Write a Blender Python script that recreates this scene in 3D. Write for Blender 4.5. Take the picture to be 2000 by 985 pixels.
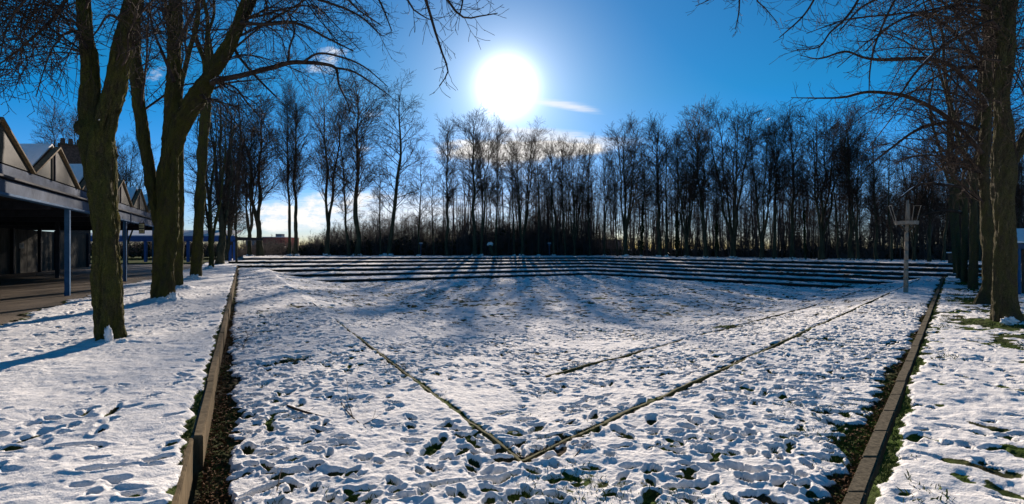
import bpy, math, random
import numpy as np
from mathutils import Vector

# ------------------------------------------------------------------ camera, world, sun, exposure
for o in list(bpy.data.objects): bpy.data.objects.remove(o)
scn = bpy.context.scene
C = scn.collection
H = 2.15                                   # eye height above the lower ground
cd = bpy.data.cameras.new('camera'); cam = bpy.data.objects.new('camera', cd); C.objects.link(cam)
cam.location = (0, 0, H); cam.rotation_euler = (math.radians(90), 0, 0)
cd.sensor_width = 36; cd.lens = 18.0; cd.shift_y = -0.00325
cd.clip_start = 0.05; cd.clip_end = 6000
scn.camera = cam
scn.view_settings.view_transform = 'Standard'; scn.view_settings.look = 'None'
scn.view_settings.exposure = 0.80; scn.view_settings.gamma = 1.0; scn.view_settings.use_curve_mapping = False

SUN_EL = math.atan(0.316); SUN_AZ = -0.01
sdir = Vector((math.sin(SUN_AZ)*math.cos(SUN_EL), math.cos(SUN_AZ)*math.cos(SUN_EL), math.sin(SUN_EL)))
sl = bpy.data.lights.new('sun', 'SUN'); sl.energy = 5.0; sl.angle = math.radians(0.5); sl.color = (1.0, 0.86, 0.74)
so = bpy.data.objects.new('sun', sl); C.objects.link(so)
so.rotation_euler = sdir.to_track_quat('Z', 'Y').to_euler(); so.location = (0, 40, 60)

w = bpy.data.worlds.new('World'); scn.world = w; w.use_nodes = True
nt = w.node_tree; nt.nodes.clear()
def N(t, **k):
    n = nt.nodes.new(t)
    for a, b in k.items():
        setattr(n, a, b)
    return n
def L(a, b): nt.links.new(a, b)
def M_(op, a, b=None, c=None, clamp=False):
    n = N('ShaderNodeMath', operation=op); n.use_clamp = clamp
    for i, v in enumerate((a, b, c)):
        if v is None: continue
        if hasattr(v, 'is_output'): L(v, n.inputs[i])
        else: n.inputs[i].default_value = v
    return n.outputs[0]
sky = N('ShaderNodeTexSky', sky_type='NISHITA'); sky.sun_disc = False
sky.sun_elevation = SUN_EL; sky.sun_rotation = SUN_AZ
sky.air_density = 1.0; sky.dust_density = 0.1; sky.ozone_density = 3.0; sky.altitude = 100
hs = N('ShaderNodeHueSaturation'); hs.inputs['Saturation'].default_value = 1.6; hs.inputs['Hue'].default_value = 0.496
L(sky.outputs[0], hs.inputs['Color'])
gm = N('ShaderNodeGamma'); gm.inputs[1].default_value = 1.0; L(hs.outputs[0], gm.inputs[0])
tc = N('ShaderNodeTexCoord')
nrm = N('ShaderNodeVectorMath', operation='NORMALIZE'); L(tc.outputs['Generated'], nrm.inputs[0])
dt = N('ShaderNodeVectorMath', operation='DOT_PRODUCT'); L(nrm.outputs[0], dt.inputs[0]); dt.inputs[1].default_value = sdir
ang = M_('ARCCOSINE', M_('MINIMUM', dt.outputs['Value'], 0.99999))
# aureole of the hazy low sun
a1 = M_('MULTIPLY', M_('EXPONENT', M_('MULTIPLY', M_('POWER', M_('DIVIDE', ang, 0.040), 2.0), -1.0)), 26.0)
a2 = M_('MULTIPLY', M_('EXPONENT', M_('DIVIDE', ang, -0.056)), 15.0)
a3 = M_('MULTIPLY', M_('EXPONENT', M_('DIVIDE', ang, -0.30)), 1.2)
au = M_('ADD', M_('ADD', a1, a2), a3)
aum = N('ShaderNodeMixRGB', blend_type='MULTIPLY'); aum.inputs[0].default_value = 1
aum.inputs[1].default_value = (1.0, 0.98, 0.97, 1); L(au, aum.inputs[2])
add = N('ShaderNodeMixRGB', blend_type='ADD'); add.inputs[0].default_value = 1
spz = N('ShaderNodeSeparateXYZ'); L(nrm.outputs[0], spz.inputs[0])
el = N('ShaderNodeMapRange'); el.inputs['From Min'].default_value = 0.0; el.inputs['From Max'].default_value = 0.28; L(spz.outputs[2], el.inputs['Value'])
tr_ = N('ShaderNodeValToRGB'); L(el.outputs[0], tr_.inputs[0])
tr_.color_ramp.elements[0].color = (0.72, 0.84, 1.60, 1); tr_.color_ramp.elements[1].color = (0.80, 1.0, 1.06, 1)
tin = N('ShaderNodeMixRGB', blend_type='MULTIPLY'); tin.inputs[0].default_value = 1; L(gm.outputs[0], tin.inputs[1]); L(tr_.outputs[0], tin.inputs[2])
L(tin.outputs[0], add.inputs[1]); L(aum.outputs[0], add.inputs[2])
# clouds, laid out by direction
sp = N('ShaderNodeSeparateXYZ'); L(nrm.outputs[0], sp.inputs[0])
yy = M_('MAXIMUM', sp.outputs[1], 0.05)
cx = M_('DIVIDE', sp.outputs[0], yy); cz = M_('DIVIDE', sp.outputs[2], yy)
cc = N('ShaderNodeCombineXYZ'); L(cx, cc.inputs[0]); L(cz, cc.inputs[1])
def cnoise(scale, sx, sy, det=8, rough=0.6, off=0.0):
    m = N('ShaderNodeMapping'); m.inputs['Scale'].default_value = (sx, sy, 1); m.inputs['Location'].default_value = (off, off, 0)
    L(cc.outputs[0], m.inputs[0])
    n = N('ShaderNodeTexNoise'); n.inputs['Scale'].default_value = scale; n.inputs['Detail'].default_value = det
    n.inputs['Roughness'].default_value = rough; L(m.outputs[0], n.inputs['Vector']); return n.outputs[0]
puff = cnoise(22, 1, 1.9, 9, 0.68); wisp = cnoise(5, 1, 11, 8, 0.68, 3.1)
def blob(px, py, rx, ry, amt, tilt=0.0):    # soft ellipse in (x/y, z/y) of the view direction of the sky
    ux, uz = (px-1000)/1000.0, (486-py)/1000.0
    dx = M_('SUBTRACT', cx, ux); dz = M_('SUBTRACT', cz, uz)
    dz = M_('SUBTRACT', dz, M_('MULTIPLY', dx, tilt))
    q = M_('ADD', M_('POWER', M_('ABSOLUTE', M_('DIVIDE', dx, rx/1000.0)), 2.0), M_('POWER', M_('ABSOLUTE', M_('DIVIDE', dz, ry/1000.0)), 2.0))
    return M_('MULTIPLY', M_('EXPONENT', M_('MULTIPLY', q, -1.0)), amt)
def thr(m, n, lo, hi):
    v = M_('MULTIPLY', m, n)
    r = N('ShaderNodeMapRange', interpolation_type='SMOOTHSTEP'); r.inputs['From Min'].default_value = lo; r.inputs['From Max'].default_value = hi
    L(v, r.inputs['Value']); return r.outputs[0]
def addl(l):
    r = l[0]
    for x in l[1:]: r = M_('ADD', r, x)
    return r
mp = addl([blob(905, 290, 90, 26, 1.5), blob(1000, 296, 80, 22, 1.6), blob(1085, 292, 70, 20, 1.4), blob(650, 105, 60, 26, 1.2), blob(728, 222, 45, 20, 1.15), blob(1170, 288, 60, 18, 1.1),
           blob(705, 290, 50, 14, 1.15), blob(300, 140, 55, 36, 1.15), blob(700, 385, 130, 40, 1.1), blob(540, 430, 150, 40, 1.5), blob(1010, 345, 220, 34, 1.0), blob(620, 140, 60, 22, 1.0)])
mw = addl([blob(1080, 200, 120, 14, 1.15, -0.08), blob(1130, 214, 80, 9, 1.1, -0.2), blob(1130, 278, 170, 24, 1.5), blob(1010, 256, 140, 16, 1.3, -0.12), blob(960, 300, 200, 30, 1.2),
           blob(640, 430, 330, 60, 1.3), blob(1000, 400, 420, 55, 1.0), blob(1500, 233, 5, 1.1, 4.0, 0.5)])
cm = M_('ADD', M_('MULTIPLY', thr(mp, puff, 0.46, 0.86), 0.85), M_('MULTIPLY', thr(mw, wisp, 0.38, 1.05), 0.65), clamp=True)
cmix = N('ShaderNodeMixRGB'); L(cm, cmix.inputs[0]); L(add.outputs[0], cmix.inputs[1])
cmix.inputs[2].default_value = (12.0, 11.6, 11.2, 1)
bg = N('ShaderNodeBackground'); bg.inputs[1].default_value = 0.051; L(cmix.outputs[0], bg.inputs[0])
wo = N('ShaderNodeOutputWorld'); L(bg.outputs[0], wo.inputs[0])

# ------------------------------------------------------------------ materials
def mat(name):
    m = bpy.data.materials.new(name); m.use_nodes = True
    t = m.node_tree; b = t.nodes['Principled BSDF']; b.inputs['Specular IOR Level'].default_value = 0.3
    return m, t, b
def tn(t, scale, detail=6, rough=0.6, stretch=None, coord='Object'):
    c = t.nodes.new('ShaderNodeTexCoord'); n = t.nodes.new('ShaderNodeTexNoise')
    n.inputs['Scale'].default_value = scale; n.inputs['Detail'].default_value = detail; n.inputs['Roughness'].default_value = rough
    if stretch:
        mp = t.nodes.new('ShaderNodeMapping'); mp.inputs['Scale'].default_value = stretch
        t.links.new(c.outputs[coord], mp.inputs[0]); t.links.new(mp.outputs[0], n.inputs['Vector'])
    else: t.links.new(c.outputs[coord], n.inputs['Vector'])
    return n
def ramp(t, src, stops):
    r = t.nodes.new('ShaderNodeValToRGB'); e = r.color_ramp.elements
    while len(e) < len(stops): e.new(0.5)
    for i, (p, c) in enumerate(stops): e[i].position = p; e[i].color = (c[0], c[1], c[2], 1)
    t.links.new(src, r.inputs[0]); return r
def bump(t, b, srcs):
    last = None
    for s, st, d in srcs:
        n = t.nodes.new('ShaderNodeBump'); n.inputs['Strength'].default_value = st; n.inputs['Distance'].default_value = d
        t.links.new(s, n.inputs['Height'])
        if last: t.links.new(last, n.inputs['Normal'])
        last = n.outputs[0]
    t.links.new(last, b.inputs['Normal'])
def simple(name, c1, c2, scale=4, rough=0.8, bst=0.3, bd=0.01, stretch=None, metal=0.0):
    m, t, b = mat(name); n = tn(t, scale, 7, 0.65, stretch)
    r = ramp(t, n.outputs[0], [(0.32, c1), (0.68, c2)]); t.links.new(r.outputs[0], b.inputs['Base Color'])
    b.inputs['Roughness'].default_value = rough; b.inputs['Specular IOR Level'].default_value = 0.04; b.inputs['Metallic'].default_value = metal
    if bst: bump(t, b, [(n.outputs[0], bst, bd)])
    return m
MT = {}
# snow over turf: 'cover' = 1 where snow lies, 0 where soil or grass shows
m, t, b = mat('snow_over_turf'); MT['ground'] = m
at = t.nodes.new('ShaderNodeAttribute'); at.attribute_name = 'cover'
at2 = t.nodes.new('ShaderNodeAttribute'); at2.attribute_name = 'green'
nf = tn(t, 38, 5, 0.7); nm = tn(t, 9, 6, 0.6); ng = tn(t, 60, 4, 0.7)
ad = t.nodes.new('ShaderNodeMath'); ad.operation = 'MULTIPLY_ADD'; ad.inputs[1].default_value = 0.55
t.links.new(nf.outputs[0], ad.inputs[0]); 
sb = t.nodes.new('ShaderNodeMath'); sb.operation = 'SUBTRACT'; sb.inputs[1].default_value = 0.275
t.links.new(at.outputs['Fac'], sb.inputs[0]); t.links.new(sb.outputs[0], ad.inputs[2])
mr = t.nodes.new('ShaderNodeMapRange'); mr.inputs['From Min'].default_value = 0.42; mr.inputs['From Max'].default_value = 0.58
t.links.new(ad.outputs[0], mr.inputs[0])
soil = ramp(t, ng.outputs[0], [(0.3, (0.018, 0.013, 0.009)), (0.52, (0.045, 0.034, 0.022)), (0.7, (0.10, 0.075, 0.045))])
grs = ramp(t, ng.outputs[0], [(0.3, (0.018, 0.035, 0.006)), (0.55, (0.06, 0.10, 0.014)), (0.75, (0.14, 0.17, 0.045))])
mg = t.nodes.new('ShaderNodeMixRGB'); t.links.new(at2.outputs['Fac'], mg.inputs[0]); t.links.new(soil.outputs[0], mg.inputs[1]); t.links.new(grs.outputs[0], mg.inputs[2])
snc = ramp(t, nm.outputs[0], [(0.3, (0.76, 0.74, 0.70)), (0.7, (0.87, 0.85, 0.81))])
mx = t.nodes.new('ShaderNodeMixRGB'); t.links.new(mr.outputs[0], mx.inputs[0]); t.links.new(mg.outputs[0], mx.inputs[1]); t.links.new(snc.outputs[0], mx.inputs[2])
t.links.new(mx.outputs[0], b.inputs['Base Color']); b.inputs['Roughness'].default_value = 0.95; b.inputs['Specular IOR Level'].default_value = 0.03
nb = tn(t, 18, 6, 0.7); bump(t, b, [(nm.outputs[0], 0.35, 0.04), (nb.outputs[0], 0.4, 0.03), (nf.outputs[0], 0.6, 0.015), (ng.outputs[0], 0.3, 0.006)])
# plain snow
m, t, b = mat('snow'); MT['snow'] = m
n1 = tn(t, 12, 7, 0.65); n2 = tn(t, 50, 4, 0.6)
r = ramp(t, n1.outputs[0], [(0.3, (0.76, 0.75, 0.72)), (0.7, (0.86, 0.85, 0.82))]); t.links.new(r.outputs[0], b.inputs['Base Color'])
b.inputs['Roughness'].default_value = 0.95; b.inputs['Specular IOR Level'].default_value = 0.03; bump(t, b, [(n1.outputs[0], 0.5, 0.03), (n2.outputs[0], 0.3, 0.01)])
# bark
def bark(name, dark, mid, moss, mossamt, vs=1.0):
    m, t, b = mat(name)
    v = t.nodes.new('ShaderNodeTexVoronoi'); c = t.nodes.new('ShaderNodeTexCoord'); mp = t.nodes.new('ShaderNodeMapping')
    mp.inputs['Scale'].default_value = (24*vs, 24*vs, 4.2*vs); wn = tn(t, 7*vs, 4, 0.6)
    mixv = t.nodes.new('ShaderNodeMixRGB'); mixv.inputs[0].default_value = 0.12
    t.links.new(c.outputs['Object'], mixv.inputs[1]); t.links.new(wn.outputs[1], mixv.inputs[2]); t.links.new(mixv.outputs[0], mp.inputs[0]); t.links.new(mp.outputs[0], v.inputs['Vector'])
    v.feature = 'DISTANCE_TO_EDGE'
    n = tn(t, 5, 7, 0.65, (1, 1, 0.45)); n2 = tn(t, 30, 6, 0.7, (1, 1, 0.3)); nl = tn(t, 70, 3, 0.5)
    r = ramp(t, n2.outputs[0], [(0.3, dark), (0.7, mid)])
    mo = ramp(t, n.outputs[0], [(0.40-0.2*mossamt, (0, 0, 0)), (0.66-0.2*mossamt, (1, 1, 1))])
    mm = t.nodes.new('ShaderNodeMixRGB'); t.links.new(mo.outputs[0], mm.inputs[0]); t.links.new(r.outputs[0], mm.inputs[1]); mm.inputs[2].default_value = (*moss, 1)
    sp_ = ramp(t, nl.outputs[0], [(0.70, (0, 0, 0)), (0.76, (1, 1, 1))])
    m3 = t.nodes.new('ShaderNodeMixRGB'); t.links.new(sp_.outputs[0], m3.inputs[0]); t.links.new(mm.outputs[0], m3.inputs[1]); m3.inputs[2].default_value = (0.22, 0.23, 0.17, 1)
    ve = ramp(t, v.outputs['Distance'], [(0.0, (0.18, 0.18, 0.18)), (0.22, (1, 1, 1))])
    m4 = t.nodes.new('ShaderNodeMixRGB'); m4.blend_type = 'MULTIPLY'; m4.inputs[0].default_value = 0.8; t.links.new(m3.outputs[0], m4.inputs[1]); t.links.new(ve.outputs[0], m4.inputs[2])
    t.links.new(m4.outputs[0], b.inputs['Base Color']); b.inputs['Roughness'].default_value = 0.9; b.inputs['Specular IOR Level'].default_value = 0.15
    bump(t, b, [(ve.outputs[0], 1.0, 0.03), (n2.outputs[0], 1.0, 0.05)])
    return m
MT['bark_moss'] = bark('mossy_bark', (0.018, 0.014, 0.010), (0.19, 0.145, 0.09), (0.15, 0.145, 0.035), 0.45)
MT['bark_dry'] = bark('dry_bark', (0.03, 0.023, 0.015), (0.26, 0.20, 0.13), (0.16, 0.15, 0.055), 0.3)
MT['bark_far'] = simple('far_bark', (0.028, 0.028, 0.018), (0.075, 0.075, 0.045), 3, 0.9, 0.4, 0.03, (1, 1, 0.3))
MT['twig'] = simple('twig_bark', (0.025, 0.018, 0.014), (0.075, 0.055, 0.042), 3, 0.8, 0)
MT['ivy'] = simple('ivy_leaves', (0.008, 0.018, 0.007), (0.03, 0.05, 0.018), 4, 0.6, 0)
MT['thicket'] = simple('thicket_wood', (0.05, 0.045, 0.04), (0.14, 0.12, 0.11), 0.6, 0.9, 0)
MT['concrete'] = simple('old_concrete', (0.065, 0.048, 0.027), (0.22, 0.165, 0.095), 9, 0.9, 0.6, 0.01, (1, 1, 0.4))
MT['kerbstone'] = simple('kerb_concrete', (0.05, 0.043, 0.028), (0.18, 0.15, 0.10), 26, 0.9, 0.7, 0.008)
MT['edging'] = simple('mossy_edging', (0.028, 0.034, 0.010), (0.13, 0.12, 0.055), 22, 0.9, 0.8, 0.012)
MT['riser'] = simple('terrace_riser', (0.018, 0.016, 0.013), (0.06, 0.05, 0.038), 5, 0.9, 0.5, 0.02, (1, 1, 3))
MT['blue_metal'] = simple('blue_grey_paint', (0.025, 0.075, 0.15), (0.05, 0.13, 0.24), 3, 0.6, 0.05, 0.005)
MT['zinc'] = simple('weathered_zinc', (0.025, 0.042, 0.07), (0.085, 0.12, 0.18), 1.6, 0.65, 0.1, 0.01)
MT['dark_metal'] = simple('dark_steel', (0.015, 0.017, 0.022), (0.03, 0.035, 0.045), 4, 0.5, 0.05)
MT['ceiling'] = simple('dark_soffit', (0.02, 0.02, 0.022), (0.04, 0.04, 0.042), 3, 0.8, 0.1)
MT['panel'] = simple('grey_wall_panels', (0.045, 0.045, 0.04), (0.10, 0.10, 0.085), 3, 0.8, 0.2, 0.01, (3, 3, 0.4))
MT['wood_trim'] = simple('pale_timber', (0.07, 0.05, 0.03), (0.22, 0.16, 0.09), 8, 0.7, 0.3)
MT['dark_wood'] = simple('dark_timber', (0.05, 0.035, 0.025), (0.12, 0.085, 0.055), 8, 0.8, 0.3)
MT['pole_wood'] = simple('weathered_pole_wood', (0.20, 0.165, 0.12), (0.38, 0.32, 0.25), 8, 0.8, 0.4, 0.01, (4, 4, 0.5))
MT['glass'] = simple('frosted_glazing', (0.018, 0.02, 0.016), (0.062, 0.06, 0.046), 1.3, 0.5, 0.05)
MT['brick'] = simple('dark_brick', (0.07, 0.045, 0.035), (0.16, 0.105, 0.08), 6, 0.9, 0.3)
MT['redbrick'] = simple('red_brick', (0.16, 0.05, 0.04), (0.28, 0.09, 0.07), 0.5, 0.9, 0)
MT['render'] = simple('grey_render', (0.14, 0.14, 0.15), (0.24, 0.24, 0.25), 0.5, 0.9, 0)
MT['white'] = simple('white_paint', (0.65, 0.65, 0.65), (0.8, 0.8, 0.8), 3, 0.5, 0)
MT['sign_cream'] = simple('cream_sign', (0.5, 0.42, 0.2), (0.7, 0.6, 0.32), 6, 0.5, 0)
MT['black'] = simple('black_rubber', (0.012, 0.012, 0.012), (0.02, 0.02, 0.02), 5, 0.7, 0)
MT['carblue'] = simple('blue_car_paint', (0.04, 0.10, 0.28), (0.05, 0.12, 0.32), 2, 0.3, 0)
MT['carsilver'] = simple('silver_car_paint', (0.4, 0.42, 0.45), (0.5, 0.52, 0.55), 2, 0.3, 0)
MT['grassblade'] = simple('grass_blade', (0.03, 0.055, 0.012), (0.11, 0.14, 0.035), 8, 0.7, 0)
MT['leaf'] = simple('dead_leaf', (0.06, 0.03, 0.015), (0.16, 0.08, 0.035), 8, 0.8, 0)
# wet brown paving
m, t, b = mat('wet_brown_paving'); MT['paving'] = m
c = t.nodes.new('ShaderNodeTexCoord'); br = t.nodes.new('ShaderNodeTexBrick'); mp = t.nodes.new('ShaderNodeMapping')
mp.inputs['Scale'].default_value = (4, 4, 4); mp.inputs['Rotation'].default_value = (0, 0, 0.46)
t.links.new(c.outputs['Object'], mp.inputs[0]); t.links.new(mp.outputs[0], br.inputs['Vector'])
br.inputs['Color1'].default_value = (0.11, 0.075, 0.042, 1); br.inputs['Color2'].default_value = (0.19, 0.135, 0.075, 1); br.inputs['Mortar'].default_value = (0.04, 0.035, 0.022, 1)
n = tn(t, 0.9, 6, 0.7); r = ramp(t, n.outputs[0], [(0.3, (0.5, 0.5, 0.5)), (0.7, (1, 1, 1))])
mm = t.nodes.new('ShaderNodeMixRGB'); mm.blend_type = 'MULTIPLY'; mm.inputs[0].default_value = 1; t.links.new(br.outputs[0], mm.inputs[1]); t.links.new(r.outputs[0], mm.inputs[2])
t.links.new(mm.outputs[0], b.inputs['Base Color']); b.inputs['Roughness'].default_value = 0.65; bump(t, b, [(br.outputs[1], 0.4, -0.01), (n.outputs[0], 0.3, 0.03)])

# ------------------------------------------------------------------ helpers
F0 = 486.0
def G(x, y, z=0.0):
    d = 1000.0*(H-z)/(y-F0); return ((x-1000)/1000.0*d, d, z)
def W(x, y, d): return ((x-1000)/1000.0*d, d, H-(y-F0)/1000.0*d)
def npmesh(name, V, Q, smooth=True, mats=(), attrs=None):
    me = bpy.data.meshes.new(name); V = np.ascontiguousarray(V, dtype=np.float32); Q = np.ascontiguousarray(Q, dtype=np.int32)
    me.vertices.add(len(V)); me.vertices.foreach_set('co', V.ravel())
    k = Q.shape[1]; me.loops.add(Q.size); me.loops.foreach_set('vertex_index', Q.ravel())
    me.polygons.add(len(Q)); me.polygons.foreach_set('loop_start', np.arange(len(Q), dtype=np.int32)*k)
    me.polygons.foreach_set('use_smooth', np.full(len(Q), smooth))
    for m in mats: me.materials.append(m)
    me.update(calc_edges=True)
    for a, v in (attrs or {}).items():
        at = me.attributes.new(a, 'FLOAT', 'POINT'); at.data.foreach_set('value', np.ascontiguousarray(v, dtype=np.float32).ravel())
    return me
def ob(name, me, parent=None):
    o = bpy.data.objects.new(name, me); C.objects.link(o)
    if parent: o.parent = parent
    return o
def empty(name, loc, label, cat, group=None):
    o = bpy.data.objects.new(name, None); C.objects.link(o); o.location = loc; o.empty_display_size = 0.3
    tag(o, label, cat, group); return o
def tag(o, label=None, cat=None, group=None, kind=None):
    if label: o['label'] = label
    if cat: o['category'] = cat
    if group: o['group'] = group
    if kind: o['kind'] = kind
    return o
class MB:
    def __init__(s): s.v = []; s.f = []
    def prism(s, poly, vec):
        n = len(poly); b = len(s.v); vec = Vector(vec)
        P = [Vector(p) for p in poly]
        s.v += P + [p+vec for p in P]
        s.f.append([b+i for i in range(n)][::-1]); s.f.append([b+n+i for i in range(n)])
        for i in range(n): s.f.append([b+i, b+(i+1) % n, b+n+(i+1) % n, b+n+i])
        return s
    def box(s, c, sx, sy, sz, rot=0.0):
        ca, sa = math.cos(rot), math.sin(rot)
        P = [(c[0]+x*ca-y*sa, c[1]+x*sa+y*ca, c[2]) for x, y in ((-sx/2, -sy/2), (sx/2, -sy/2), (sx/2, sy/2), (-sx/2, sy/2))]
        return s.prism(P, (0, 0, sz))
    def tube(s, p, q, r0, r1=None, n=10):
        r1 = r0 if r1 is None else r1; p = Vector(p); q = Vector(q); d = (q-p).normalized()
        a = d.cross(Vector((0, 0, 1)) if abs(d.z) < 0.9 else Vector((1, 0, 0))).normalized(); c = d.cross(a); b = len(s.v)
        for P, r in ((p, r0), (q, r1)):
            for i in range(n):
                t = 2*math.pi*i/n; s.v.append(P+a*math.cos(t)*r+c*math.sin(t)*r)
        for i in range(n): s.f.append([b+i, b+(i+1) % n, b+n+(i+1) % n, b+n+i])
        s.f.append([b+i for i in range(n)][::-1]); s.f.append([b+n+i for i in range(n)]); return s
    def build(s, name, m, parent=None, bevel=0.0, smooth=False):
        me = bpy.data.meshes.new(name); off = Vector(parent.location) if parent is not None and parent.parent is None else (Vector(parent.parent.location)if parent is not None else Vector((0, 0, 0)))
        me.from_pydata([tuple(v-off) for v in s.v], [], s.f); me.materials.append(m); me.update()
        import bmesh
        bm = bmesh.new(); bm.from_mesh(me); bmesh.ops.recalc_face_normals(bm, faces=bm.faces)
        if bevel: bmesh.ops.bevel(bm, geom=bm.edges[:], offset=bevel, segments=2, affect='EDGES', clamp_overlap=True)
        bm.to_mesh(me); bm.free()
        if smooth: me.polygons.foreach_set('use_smooth', [True]*len(me.polygons))
        return ob(name, me, parent)

rngN = np.random.RandomState(5)
TAB = rngN.rand(256, 256)
def vn(x, y, seed=0):
    x = np.asarray(x, float)+seed*17.31; y = np.asarray(y, float)+seed*9.77
    xi = np.floor(x).astype(int); yi = np.floor(y).astype(int); fx = x-xi; fy = y-yi
    fx = fx*fx*(3-2*fx); fy = fy*fy*(3-2*fy); a = xi & 255; b = yi & 255; a1 = (a+1) & 255; b1 = (b+1) & 255
    return (TAB[a, b]*(1-fx)+TAB[a1, b]*fx)*(1-fy)+(TAB[a, b1]*(1-fx)+TAB[a1, b1]*fx)*fy-0.5
def fbm(x, y, s, o=4, seed=0):
    r = 0; a = 1.0
    for i in range(o): r = r+a*vn(x*s, y*s, seed+i*3); s *= 2.03; a *= 0.5
    return r
def sstep(x, a, b):
    t = np.clip((x-a)/(b-a), 0, 1); return t*t*(3-2*t)

# ------------------------------------------------------------------ site lines
SL, SR = -0.528, 0.865
def XL(Z): return -2.71+SL*(Z-4.4)
def XR(Z): return 2.90+SR*(Z-4.31)
nL = 1/math.hypot(1, SL); nR = 1/math.hypot(1, SR)
V2 = (0.10, 5.13); K2L, K2R = -0.53, 0.925
def dA(X, Z): return (X-(V2[0]+K2L*(Z-V2[1])))/math.hypot(1, K2L)
def dB(X, Z): return ((V2[0]+K2R*(Z-V2[1]))-X)/math.hypot(1, K2R)
M1 = 2.42
def base_low(X, Z):
    m_ = np.minimum(dA(X, Z), dB(X, Z)); f = (np.clip(m_, 0, 5.2)/5.2)**0.62
    g = 0.35+0.65*sstep(Z, 6, 28)
    return -0.9*f*g

class HMap:
    def __init__(s, x0, x1, y0, y1, res):
        s.x0, s.y0, s.res = x0, y0, res; s.nx = int((x1-x0)/res)+2; s.ny = int((y1-y0)/res)+2
        s.D = np.zeros((s.nx, s.ny)); s.R = np.zeros((s.nx, s.ny)); s.x1 = x1; s.y1 = y1
    def stamp(s, x, y, a, l, wd, d):
        R = l*1.1+0.05; i0 = int((x-R-s.x0)/s.res); i1 = int((x+R-s.x0)/s.res)+1; j0 = int((y-R-s.y0)/s.res); j1 = int((y+R-s.y0)/s.res)+1
        if i0 < 0 or j0 < 0 or i1 >= s.nx or j1 >= s.ny: return
        X, Y = np.meshgrid(s.x0+np.arange(i0, i1)*s.res-x, s.y0+np.arange(j0, j1)*s.res-y, indexing='ij')
        ca, sa = math.cos(a), math.sin(a); u = (X*ca+Y*sa)/(l/2); v = (-X*sa+Y*ca)/(wd/2*(1+0.18*np.sin(u*2.2+0.6)))
        q = np.sqrt(u*u+v*v)
        s.D[i0:i1, j0:j1] = np.maximum(s.D[i0:i1, j0:j1], d*(1-np.clip((q-0.72)/0.36, 0, 1))*(q < 1.08))
        s.R[i0:i1, j0:j1] = np.maximum(s.R[i0:i1, j0:j1], 0.30*d*np.exp(-((q-1.28)/0.28)**2))
    def samp(s, A, X, Y):
        fx = np.clip((X-s.x0)/s.res, 0, s.nx-1.001); fy = np.clip((Y-s.y0)/s.res, 0, s.ny-1.001)
        i = fx.astype(int); j = fy.astype(int); fx = fx-i; fy = fy-j
        return (A[i, j]*(1-fx)+A[i+1, j]*fx)*(1-fy)+(A[i, j+1]*(1-fx)+A[i+1, j+1]*fx)*fy
def trails(hm, n_single, n_trail, rng, dmin, dmax, inside, size=1.0):
    for _ in range(n_single):
        x = rng.uniform(hm.x0, hm.x1); y = rng.uniform(hm.y0, hm.y1)
        if not inside(x, y) or rng.random() > 0.62+1.5*float(fbm(x, y, 0.33, 3, 88)): continue
        k = rng.random()
        if k < 0.6: hm.stamp(x, y, rng.uniform(0, 6.28), rng.uniform(0.22, 0.34)*size, rng.uniform(0.10, 0.16)*size, rng.uniform(dmin, dmax))
        elif k < 0.9: hm.stamp(x, y, rng.uniform(0, 6.28), rng.uniform(0.10, 0.2)*size, rng.uniform(0.08, 0.14)*size, rng.uniform(dmin*0.6, dmax*0.8))
        else: hm.stamp(x, y, rng.uniform(0, 6.28), rng.uniform(0.4, 0.75)*size, rng.uniform(0.10, 0.22)*size, rng.uniform(dmin*0.7, dmax*0.8))
    for _ in range(n_trail):
        x = rng.uniform(hm.x0, hm.x1); y = rng.uniform(hm.y0, hm.y1); a = rng.uniform(0, 6.28); dd = rng.uniform(dmin, dmax)
        st = rng.uniform(0.5, 0.7); sgn = 1
        for k in range(rng.randint(6, 26)):
            a += rng.gauss(0, 0.10); x += math.cos(a)*st; y += math.sin(a)*st; sgn = -sgn
            if inside(x, y): hm.stamp(x-math.sin(a)*0.11*sgn, y+math.cos(a)*0.11*sgn, a+rng.gauss(0, 0.15)+0.12*sgn, rng.uniform(0.27, 0.33)*size, rng.uniform(0.11, 0.145)*size, dd*rng.uniform(0.75, 1.1))

TREES_L = [(215, 672), (320, 592), (350, 568), (383, 547), (412, 527), (430, 518), (441, 512), (452, 508)]
TREES_R = [(1963, 632), (1932, 596), (1900, 568), (1884, 554), (1874, 546), (1867, 540)]
def gridmesh(name, X, Z, Y3, cover, green, m):
    n, k = X.shape; V = np.stack([X, Z, Y3], -1).reshape(-1, 3); idx = np.arange(n*k).reshape(n, k)
    Q = np.stack([idx[:-1, :-1], idx[1:, :-1], idx[1:, 1:], idx[:-1, 1:]], -1).reshape(-1, 4)
    nn = np.cross(V[Q[0, 1]]-V[Q[0, 0]], V[Q[0, 3]]-V[Q[0, 0]])
    if nn[2] < 0: Q = Q[:, ::-1]
    return npmesh(name, V, Q, True, (m,), {'cover': cover, 'green': green})

rng = random.Random(11)
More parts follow.
